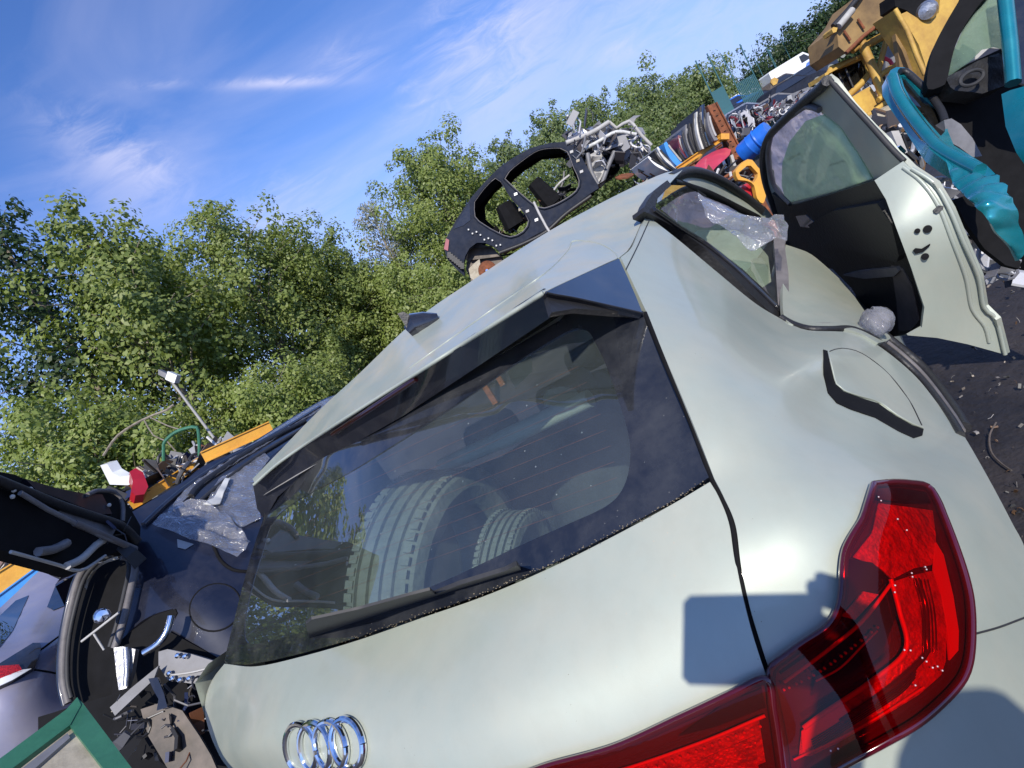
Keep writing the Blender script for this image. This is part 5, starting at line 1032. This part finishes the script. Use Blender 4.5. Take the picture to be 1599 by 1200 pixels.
a, b_ = at(1107.5, 166, 7.2), at(1172, 290, 7.0); a = a; ax = (b_-a)/2; n1_ = np.cross(ax, hd_); n1_ /= np.linalg.norm(n1_)
MB().box((a+b_)/2, ax, n1_*.055, hd_*.06).go('web', 'rust', T); MB().box((a+b_)/2-n1_*.06, ax, n1_*.008, hd_*.09).go('flange', 'rust', T); MB().box((a+b_)/2+n1_*.06, ax, n1_*.008, hd_*.09).go('flange', 'rust', T)
bt = b_+(b_-a)/np.linalg.norm(b_-a)*1.9; MB().box((b_+bt)/2, (bt-b_)/2, n1_*.05, hd_*.055).go('web', 'rust', T)
for k in range(14): MB().box(a+(b_-a)*(.08+k*.065)-hd_*.062, ax*.010, n1_*.015, hd_*.003).go('slot', 'black_dull', T)
beam('rack_rail', 'yellow chipped rack rail carrying the racked doors', 'rail', at(1058, 264, 7.3), at(1134, 212, 6.95), .055, .06, 'yellow')
beam('rack_rail', 'rusty lower rack rail beneath the racked doors', 'rail', at(1062, 270, 7.2), at(1128, 226, 6.9), .03, .06, 'rust')
q_ = MB().box(at(1130, 215, 6.95), CR*.05, CU*.035, hd_*.05).go('bracket', 'yellow', None, loc=at(1130, 215, 6.95)); setp(q_, 'small yellow square bracket where the rack rail meets the rusty beam', 'bracket')
slab('bonnet', 'faded pinkish red bonnet leaning beneath the yellow rack rail', 'bonnet', spline([(1084, 268), (1093, 254), (1104, 243), (1119, 235), (1134, 231), (1142, 234), (1140, 242), (1128, 253), (1118, 262), (1108, 273), (1096, 278)], True, 6), Surf([(1084, 268, 6.3), (1140, 234, 6.6), (1110, 272, 5.9)]), 'pinkred', depth=.1)
slab('body_offcut', 'dark blue panel tucked under the yellow rack rail above the red bonnet', 'car panel', [(1092, 250), (1104, 238), (1128, 222), (1130, 230), (1112, 240), (1098, 252)], 6.9, 'navy', depth=.2)
T = thing('drum', 'bright blue plastic drum right of the rusty beam', 'drum', at(1172, 262, 6.6)); MB().lathe(at(1160, 242, 6.8), at(1190, 214, 6.6)-at(1160, 242, 6.8), [(.001, 0), (.115, 0), (.125, .03), (.125, .12), (.132, .14), (.125, .16), (.12, .34), (.11, .38), (.001, .38)], 28).go('shell', 'blue', T)
MB().lathe(at(1160, 242, 6.8), at(1190, 214, 6.6)-at(1160, 242, 6.8), [(.13, .22), (.137, .235), (.13, .25)], 28).go('hoop', 'blue', T)
YD = slab('door_frame', 'bright yellow van door with an empty window beside the white car door', 'car door', spline([(1149, 268), (1158, 256), (1168, 249), (1175, 250), (1183, 260), (1189, 268), (1193, 285), (1197, 302), (1192, 318), (1183, 310), (1178, 290), (1168, 283), (1153, 281), (1150, 275)], True, 5), 4.6, 'yellow', depth=.05, hole=[(1154, 270), (1167, 259), (1173, 259), (1184, 271), (1183, 278), (1177, 286), (1170, 281), (1157, 276)])
slab('body_offcut', 'crumpled bright red wing below the yellow van door', 'car panel', [(1153, 300), (1160, 290), (1168, 286), (1176, 292), (1180, 310), (1160, 312)], 4.7, 'red', depth=.15)
for i, (x, y) in enumerate(((1112, 262), (1120, 258), (1128, 252), (1135, 248), (1141, 243))):
    slab('body_offcut', 'metal panel edge, %s of the five upright ones behind the red bonnet' % ['first from the left', 'second from the left', 'third from the left', 'fourth from the left', 'last'][i], 'car panel', [(x, y), (x+4, y-2), (x+10, y+18), (x+6, y+20)], 6.7, ['offwhite', 'grey', 'steel', 'black', 'lightgrey'][i], depth=.3)
T = thing('steel_trolley', 'low rusty steel frame behind the yellow van door', 'frame', at(1140, 275, 6)); MB().tube([at(1126, 282, 6), at(1165, 256, 6.1)], .02, 6).go('rail', 'rust', T); MB().tube([at(1129, 288, 5.9), at(1158, 266, 6)], .015, 6).go('rail', 'rust', T)
heap('scrap_heap', 'jumble of grey metal parts between the red bonnet and the yellow door', 'scrap heap', [((1060, 285, 6.2), (1160, 262, 6.4), 30), ((1060, 272, 8.2), (1140, 240, 8.2), 30), ((1010, 262, 8.4), (1060, 280, 8), 20)], 170, .11, 'scrap')

# scrap cars piled beyond the racks
def profile_car(label, px, py, t, m, length=4.1, heading=0.0, van=False, group='scrap cars piled beyond the racks', name='scrap_car', tilt=0.0):
    t = t*3.2
    while at(px, py, t)[2] < .05 and t > 6: t *= .97
    base = at(px, py, t); f = np.array([math.cos(heading), math.sin(heading), 0]); s_ = np.array([-f[1], f[0], 0]); u = np.array([0, 0, 1.]); f = f*math.cos(tilt)+u*math.sin(tilt); u = np.cross(s_, f)*-1; u = np.cross(f, s_)
    L_ = length; T = thing(name, label, 'van' if van else 'car', base, group)
    def P(x, y, z): return base+f*x+s_*y+u*z
    if van: pr = [(-L_/2, .35), (-L_/2, 1.9), (-L_/2+.1, 2.0), (L_*.22, 2.0), (L_*.36, 1.25), (L_*.47, 1.1), (L_/2, .8), (L_/2, .35)]
    else: pr = [(-L_/2, .35), (-L_/2, .75), (-L_*.46, .92), (-L_*.36, 1.36), (-L_*.28, 1.43), (L_*.02, 1.43), (L_*.08, 1.38), (L_*.22, .98), (L_*.42, .86), (L_/2, .68), (L_/2, .35)]
    V = []; 
    for w, ins in ((-.85, 0), (.85, 0)):
        for x, z in pr: V.append(P(x, w*(1-.14*max(0, z-.9)/.5*(0 if van else 1)), z))
    n = len(pr); Fc = [tuple(range(n)), tuple(range(2*n-1, n-1, -1))]+[(i, i+n, (i+1) % n+n, (i+1) % n) for i in range(n)]
    bd = link('body', V, Fc, m, T, 20)
    gl = [(L_*.20, 1.02), (L_*.35, 1.3), (L_*.24, 1.86), (L_*.20, 1.86)] if van else [(-L_*.38, .97), (L_*.19, .98), (L_*.05, 1.34), (-L_*.27, 1.36)]
    if van: gl = [(L_*.12, 1.15), (L_*.33, 1.15), (L_*.22, 1.8), (L_*.12, 1.8)]
    for w in (-1, 1):
        yy = [w*(.85*(1-.14*max(0, z-.9)/.5*(0 if van else 1))+.012) for x, z in gl]
        link('window', [P(x, y_, z) for (x, z), y_ in zip(gl, yy)]+[P(x, y_-.02*w, z) for (x, z), y_ in zip(gl, yy)], [(0, 1, 2, 3), (4, 5, 6, 7), (0, 1, 5, 4), (1, 2, 6, 5), (2, 3, 7, 6), (3, 0, 4, 7)], 'black_gloss', T, 0)
    for x in (-L_*.3, L_*.32):
        for w in (-.83, .83): MB().lathe(P(x, w, .33), s_, [(.001, -.08), (.3, -.08), (.32, 0), (.3, .08), (.001, .08)], 18).go('wheel', 'tyre', T)
    if not van: link('windscreen', [P(L_*.215, -.72, 1.0), P(L_*.215, .72, 1.0), P(L_*.085, .66, 1.385), P(L_*.085, -.66, 1.385)], [(0, 1, 2, 3)], 'black_gloss', T, 0)
    return T
sc = [(1137, 196, 13.5, 'navy', 'navy scrap car lying right behind the rusty beam', .1), (1128, 180, 17, 'white', 'white scrap car roof nearest the rusty beam', -.1), (1150, 172, 18, 'white', 'white scrap car second from the rusty beam', .2),
      (1152, 182, 14.5, 'blue', 'blue scrap car beneath the two white ones', .15), (1176, 164, 19, 'offwhite', 'pale scrap car with its panels torn in the middle of the pile', .3), (1165, 206, 10.5, 'steel', 'silver scrap car above the blue drum', .1),
      (1192, 178, 13, 'hulk', 'dark slate scrap car left of the white door frame', .0), (1205, 158, 17, 'purple', 'violet grey scrap car near the white door top', .25), (1196, 148, 22, 'teal', 'dark green blue scrap car below the van', .1),
      (1225, 146, 16, 'brown', 'rusty brown scrap car under the white van', .2), (1268, 134, 14, 'navy', 'dark car body right under the nose of the van', .1), (1213, 196, 9.5, 'grey', 'grey scrap car directly behind the black door seal', .05), (1290, 108, 17, 'blue', 'bright blue scrap car right of the van', .1), (1240, 162, 11, 'hulk', 'dark scrap car half hidden by the white door frame', .1)]
for x, y, t, m, lb, h_ in sc: profile_car(lb, x, y, t*1.0, m, heading=h_, length=4.2)
profile_car('white panel van parked on the far pile in front of dark trees', 1243, 128, 17.2, 'white', 5.4, .05, True, None, 'van')
slab('sign', 'small round yellow panel at the tail of the white van', 'panel', [(1205, 124), (1210, 121), (1216, 124), (1214, 131), (1208, 134), (1204, 129)], 41, 'machine_bright', depth=.1)
heap('scrap_heap', 'far pile of pale and dark car parts below the white van', 'scrap heap', [((1110, 205, 12), (1200, 160, 14), 30), ((1130, 195, 15), (1290, 130, 18), 24), ((1140, 186, 30), (1290, 132, 34), 12)], 560, .14, scrapmat('scrap_far', [DK, (.35, .35, .38), (.03, .04, .10), (.60, .60, .60), (.30, .31, .34), (.16, .02, .03), (.12, .12, .14), (.16, .10, .07), (.45, .46, .48), (.08, .08, .09)]))
heap('scrap_heap', 'dark heap of parts under the yellow machine behind the white door', 'scrap heap', [((1300, 190, 7), (1430, 200, 6), 60), ((1380, 190, 5), (1420, 240, 4.5), 50), ((1290, 150, 9), (1400, 110, 9), 60)], 260, .16, scrapmat('scrap_near', [DK, DK, (.10, .09, .09), (.20, .12, .06), (.4, .4, .4), (.05, .05, .06)]))
# palisade fence: four runs
for i, (x0, y0, x1, y1, t, lb) in enumerate(((1118, 160, 1136, 150, 34, 'blue green palisade fence panel nearest the pale tree line'), (1156, 146, 1184, 130, 36, 'blue green palisade fence panel with tall end posts in the middle'), (1196, 128, 1216, 116, 62, 'blue green palisade fence panel left of the van'), (1218, 116, 1240, 104, 64, 'blue green palisade fence panel behind the roof of the van'))):
    a = at(x0, y0, t); b_ = at(x1, y1, t); T = thing('palisade_fence', lb, 'fence', a*np.array([1, 1, 0])); h_ = a[2]+.6
    MB().box((a+b_)/2*np.array([1, 1, 0])+up3*(h_*.75), (b_-a)/2*np.array([1, 1, 0]), hd_*.02, up3*.04).go('rail', 'teal_dull' if 0 else 'fence', T) if 'fence' in MT else None
    MT.setdefault('fence', mat('fence_paint', (.03, .11, .13), .6))
    if i == 0: MB().box((a+b_)/2*np.array([1, 1, 0])+up3*(h_*.75), (b_-a)/2*np.array([1, 1, 0]), hd_*.02, up3*.04).go('rail', 'fence', T)
    n = 12
    for k in range(n+1):
        p = a+(b_-a)*k/n; hh = h_*(1.0 if k not in (0, n) else 1.45); MB().box(np.array([p[0], p[1], hh/2]), np.array([.035, 0, 0]), hd_*.015, up3*hh/2).go('pale' if k not in (0, n) else 'post', 'fence', T)

# ------------------------------------------------------------------ yellow machine
Zm = lambda P: [(1290+x/6, y/6) for x, y in P]
YM = thing('loading_machine', 'old yellow loading machine with brown boom and glazed cab behind the opened door', 'machine', np.array([*at(1400, 120, 6.5)[:2], 0]))
def mp_(name, P, t, m, th=.05, depth=None, sm=False, par=YM): return panel(name, Zm(P), flat(t) if not isinstance(t, Surf) else t, m, par, th=th, step=12, back=None if depth is None else hd_*depth, sm=sm)
mp_('boom', [(100, 262), (190, 160), (275, 60), (350, -80), (1000, -300), (1150, -200), (640, 82), (625, 160), (480, 240), (350, 340), (190, 500), (120, 440)], 6.0, 'machine', depth=.5)
strip('boom_edge', Zm([(70, 250), (200, 110), (300, -10), (360, -100)]), 5.95, .03, 'black', YM, sm=False)
strip('boom_edge', Zm([(120, 250), (250, 95)]), 5.93, .035, 'lightgrey', YM, sm=False)
strip('boom_edge', Zm([(190, 500), (350, 345), (480, 245), (630, 160)]), 5.93, .02, 'rust', YM, sm=False)
for x, y in ((230, 380), (360, 270)): strip('weld_seam', Zm([(x, y), (x-60, y-90)]), 5.97, .012, 'rust', YM, sm=False)
mp_('boom_nose', [(55, 280), (70, 255), (110, 262), (100, 300), (70, 310)], 5.9, 'machine_bright', depth=.15)
mp_('mast_side', [(640, 95), (760, 300), (850, 560), (935, 790), (930, 860), (700, 700), (675, 480), (650, 300), (625, 160)], 5.6, 'machine', th=.05)
mp_('mast_face', [(648, 90), (700, 150), (800, 300), (870, 420), (930, 600), (960, 780), (1000, 600), (1100, 400), (1300, -50), (1100, -100), (1070, 0), (1060, 120), (960, 180), (870, 180), (760, 110), (690, 140)], 5.45, 'machine_bright', depth=.3)
strip('mast_edge', Zm([(648, 90), (760, 280), (850, 520), (930, 700)]), 5.40, .022, 'machine_bright', YM, sm=False)
mp_('mast_housing', [(640, -60), (1090, -100), (1065, 100), (960, 190), (870, 190), (760, 100), (650, 60)], 5.55, 'black_dull', depth=.2)
MB().lathe(at(*Zm([(950, 105)])[0], 5.4), CAM-at(*Zm([(950, 105)])[0], 5.4), [(.001, .03), (.07, .02), (.09, -.05)], 20).go('work_lamp', 'steel', YM)
cabw = Zm([(25, 700), (50, 650), (200, 590), (340, 535), (395, 610), (410, 690), (330, 790), (200, 905), (120, 850)])
CBW = panel('cab_window', cabw, flat(6.3), 'darkglass', YM, th=.02); panel('cab_interior', cabw, flat(6.34), 'steel', YM, th=.02)
strip('cab_frame', cabw+[cabw[0]], 6.28, .035, 'machine_bright', YM, sm=False)
for a_, b_ in (((120, 690), (165, 800)), ((185, 650), (260, 830))): strip('window_bar', Zm([a_, b_]), 6.27, .012, 'black', YM, sm=False)
mp_('cab_panel', [(220, 930), (330, 860), (415, 810), (480, 900), (520, 965), (450, 1030), (380, 1100), (300, 1010)], 6.2, 'machine_bright', depth=.2)
mp_('cab_roof', [(-10, 690), (130, 610), (340, 500), (350, 530), (200, 600), (30, 690), (0, 730)], 6.2, 'machine_bright', depth=.3)
for P_, r_, m_ in (([(330, 390), (440, 640), (545, 900)], .045, 'machine_bright'), ([(575, 350), (530, 520), (485, 700)], .028, 'machine_bright'), ([(525, 240), (600, 360), (680, 460)], .03, 'machine_bright'), ([(340, 450), (480, 370), (640, 290)], .04, 'machine_bright'),
                   ([(470, 740), (580, 660), (690, 590)], .03, 'machine_bright'), ([(490, 940), (560, 900), (620, 860)], .03, 'machine_bright'), ([(380, 1090), (520, 1000), (640, 900)], .03, 'machine_bright'), ([(480, 250), (540, 220)], .04, 'machine_bright'), ([(250, 480), (300, 440)], .03, 'machine_bright'), ([(540, 540), (600, 570), (630, 620)], .02, 'pinkred')):
    strip('brace', Zm(P_), 6.1, r_, m_, YM, sm=False)
mp_('girder', [(460, 1090), (560, 1010), (690, 930), (720, 990), (600, 1090), (500, 1140)], 5.9, 'beige', depth=.3)
mp_('mudguard', [(560, 640), (620, 600), (690, 580), (660, 470), (600, 420), (560, 480)], 6.6, 'grey', th=.03)
mp_('chassis', [(400, 1150), (700, 960), (900, 1100), (900, 1500), (500, 1500)], 6.4, 'brown', depth=.8)
q_ = slab('body_offcut', 'coral red panel standing in front of the yellow machine beside the teal door', 'car panel', Zm([(700, 1120), (745, 1085), (800, 1180), (830, 1290), (790, 1310)]), 4.8, 'pinkred', depth=.1)
q_ = slab('body_offcut', 'pale grey metal upright post behind the top edge of the white door', 'car panel', [(1392, 205), (1404, 204), (1418, 238), (1408, 242)], 3.9, 'lightgrey', depth=.1)
q_ = slab('headlamp', 'clear car headlamp behind the top corner of the white door', 'headlamp', [(1396, 236), (1407, 227), (1416, 236), (1411, 243), (1398, 244)], 2.6, 'chrome', depth=.08)

# ------------------------------------------------------------------ teal car
Zt = lambda P: [(1380+x/2.726, y/2.726) for x, y in P]
TC = thing('teal_car', 'wrecked teal car at the right edge with its door hanging open and a dark interior', 'car', np.array([*at(1640, 300, 2.5)[:2], 0]))
S_td = Surf([(1390, 120, 2.75), (1470, 230, 2.4), (1545, 270, 2.15), (1475, 190, 2.55)], 1e-3)
dw = Zt([(75, 325), (100, 330), (160, 400), (225, 450), (262, 500), (262, 560), (245, 580), (190, 520), (120, 430), (88, 370)])
do = Zt([(18, 325), (30, 300), (55, 286), (90, 288), (190, 372), (262, 470), (275, 560), (300, 620), (440, 705), (480, 745), (430, 790), (340, 735), (265, 690), (200, 640), (150, 560), (100, 480), (50, 410), (22, 365)])
panel('door_frame', do, S_td, 'teal', TC, th=.05, holes=[dw], step=8, sm=False)
panel('door_glass', dw, S_td, 'darkglass', TC, th=.004, off=-.02, step=8); panel('door_lining', dw, S_td, 'grey', TC, th=.01, off=-.06, step=8)
strip('frame_seal', Zt([(70, 305), (95, 305), (140, 345), (190, 392), (245, 470), (262, 520)]), S_td, .016, 'black', TC, off=.02)
strip('frame_roll', Zt([(38, 330), (60, 400), (110, 480), (170, 560), (230, 625), (320, 680), (410, 725)]), S_td, .026, 'teal', TC, off=.01)
panel('torn_wing', Zt([(268, 690), (340, 730), (430, 745), (480, 745), (540, 830), (592, 980), (600, 1060), (582, 1110), (500, 1010), (420, 905), (340, 830), (295, 785)]), Surf([(1480, 255, 2.15), (1555, 275, 2.0), (1596, 390, 1.95), (1500, 300, 2.05), (1540, 310, 1.9)], 1e-3), 'teal', TC, th=.012, step=4, wrinkle=.006, smooth=70)
panel('wing_liner', Zt([(300, 850), (345, 835), (420, 905), (500, 1012), (585, 1115), (580, 1145), (520, 1130), (430, 1060), (350, 950)]), 2.15, 'black_dull', TC, th=.02, step=10)
S_tb = Surf([(1450, 130, 2.6), (1520, 0, 2.6), (1600, 300, 2.4)])
arc_o = Zt([(190, 380), (190, 300), (215, 200), (265, 100), (330, -10), (360, -60), (470, -60), (400, 30), (340, 120), (300, 215), (275, 325), (262, 360)])
panel('windscreen_pillar', arc_o, S_tb, 'black_dull', TC, th=.06, sm=True, step=10)
panel('windscreen', Zt([(270, 330), (300, 215), (340, 120), (400, 30), (440, -60), (520, -60), (515, 100), (520, 210), (470, 200), (420, 210), (370, 260)]), Surf([(1480, 120, 2.62), (1520, 0, 2.65), (1570, 70, 2.55)]), 'greenglass', TC, th=.004, step=12)
panel('windscreen_backing', Zt([(300, 215), (340, 120), (400, 30), (440, -60), (520, -60), (515, 100), (520, 210), (450, 205), (400, 250), (330, 280)]), 2.9, 'lightgrey', TC, th=.004)
strip('door_pillar', Zt([(512, -60), (525, 60), (540, 200), (552, 355)]), S_tb, .030, 'teal', TC, off=.05, sm=False)
panel('side_glass', Zt([(530, -60), (800, -60), (800, 360), (640, 370), (565, 350), (545, 200)]), S_tb, 'black_gloss', TC, th=.01, off=.02)
panel('door_skin', Zt([(502, 402), (540, 385), (600, 368), (800, 340), (820, 800), (620, 730), (565, 650), (520, 540)]), Surf([(1565, 150, 2.3), (1680, 130, 2.1), (1600, 270, 2.2), (1640, 200, 2.1)], 1e-3), 'teal', TC, th=.02, off=.03)
panel('bulkhead_backdrop', Zt([(190, 330), (300, 300), (520, 200), (800, 200), (900, 1300), (620, 1160), (480, 740), (300, 620), (255, 470)]), 2.75, 'black_dull', TC, th=.05)  # black backdrop sheet standing in for the dark interior
panel('dashboard', Zt([(262, 330), (330, 300), (400, 260), (520, 215), (530, 360), (420, 400), (300, 390)]), 2.6, 'black', TC, th=.1, wrinkle=.004, step=8)
MB().tube([at(1518+18*math.cos(a), 122+11*math.sin(a)-6*math.cos(a), 2.55) for a in np.linspace(0, 2*math.pi, 24)], .008, 8, False).go('steering_wheel', 'rubber', TC)
panel('seat', Zt([(258, 512), (290, 505), (330, 530), (380, 590), (420, 665), (380, 670), (320, 625), (270, 600)]), 2.5, 'grey', TC, th=.1, step=8)
heap('scrap_heap', 'broken shiny parts on the ground below the torn teal wing', 'scrap heap', [((1500, 340, 2.6), (1560, 420, 2.6), 20), ((1520, 400, 2.7), (1610, 430, 2.6), 14), ((1460, 265, 2.8), (1500, 330, 2.7), 20)], 60, .06, 'scrapsilver')
# creased dark sheeting on the ground behind the near car
for k, P_ in enumerate(([(1420, 700), (1500, 560), (1599, 470)], [(1480, 700), (1560, 640), (1650, 560)])):
    pass

# litter on the oily ground beside the near car
gpts = [gp(rng.uniform(1480, 1640), rng.uniform(430, 900), .01) for _ in range(150)]
q_ = scrapbits(gpts, .012).go('ground_litter', scrapmat('litter_mix', [(.10, .08, .07), (.05, .05, .05), (.20, .17, .14), (.03, .03, .03), (.30, .28, .26), (.12, .07, .04)]), None, 0, loc=gpts[0]); setp(q_, 'small litter and chips strewn over the dark ground at the right edge', 'litter', None, 'stuff')
for pts_, lb in (([(1556, 660), (1546, 680), (1548, 705), (1562, 722), (1580, 735)], 'thin pale curved wire lying on the dark ground at the right edge'), ([(1496, 700), (1508, 660), (1502, 648), (1490, 655)], 'small pale loop of wire on the ground close to the car flank')):
    P_ = [gp(x, y, .015) for x, y in spline(pts_, step=5)]; setp(MB().tube(P_, .004, 6).go('wire', 'brown', None, loc=P_[0]), lb, 'wire')
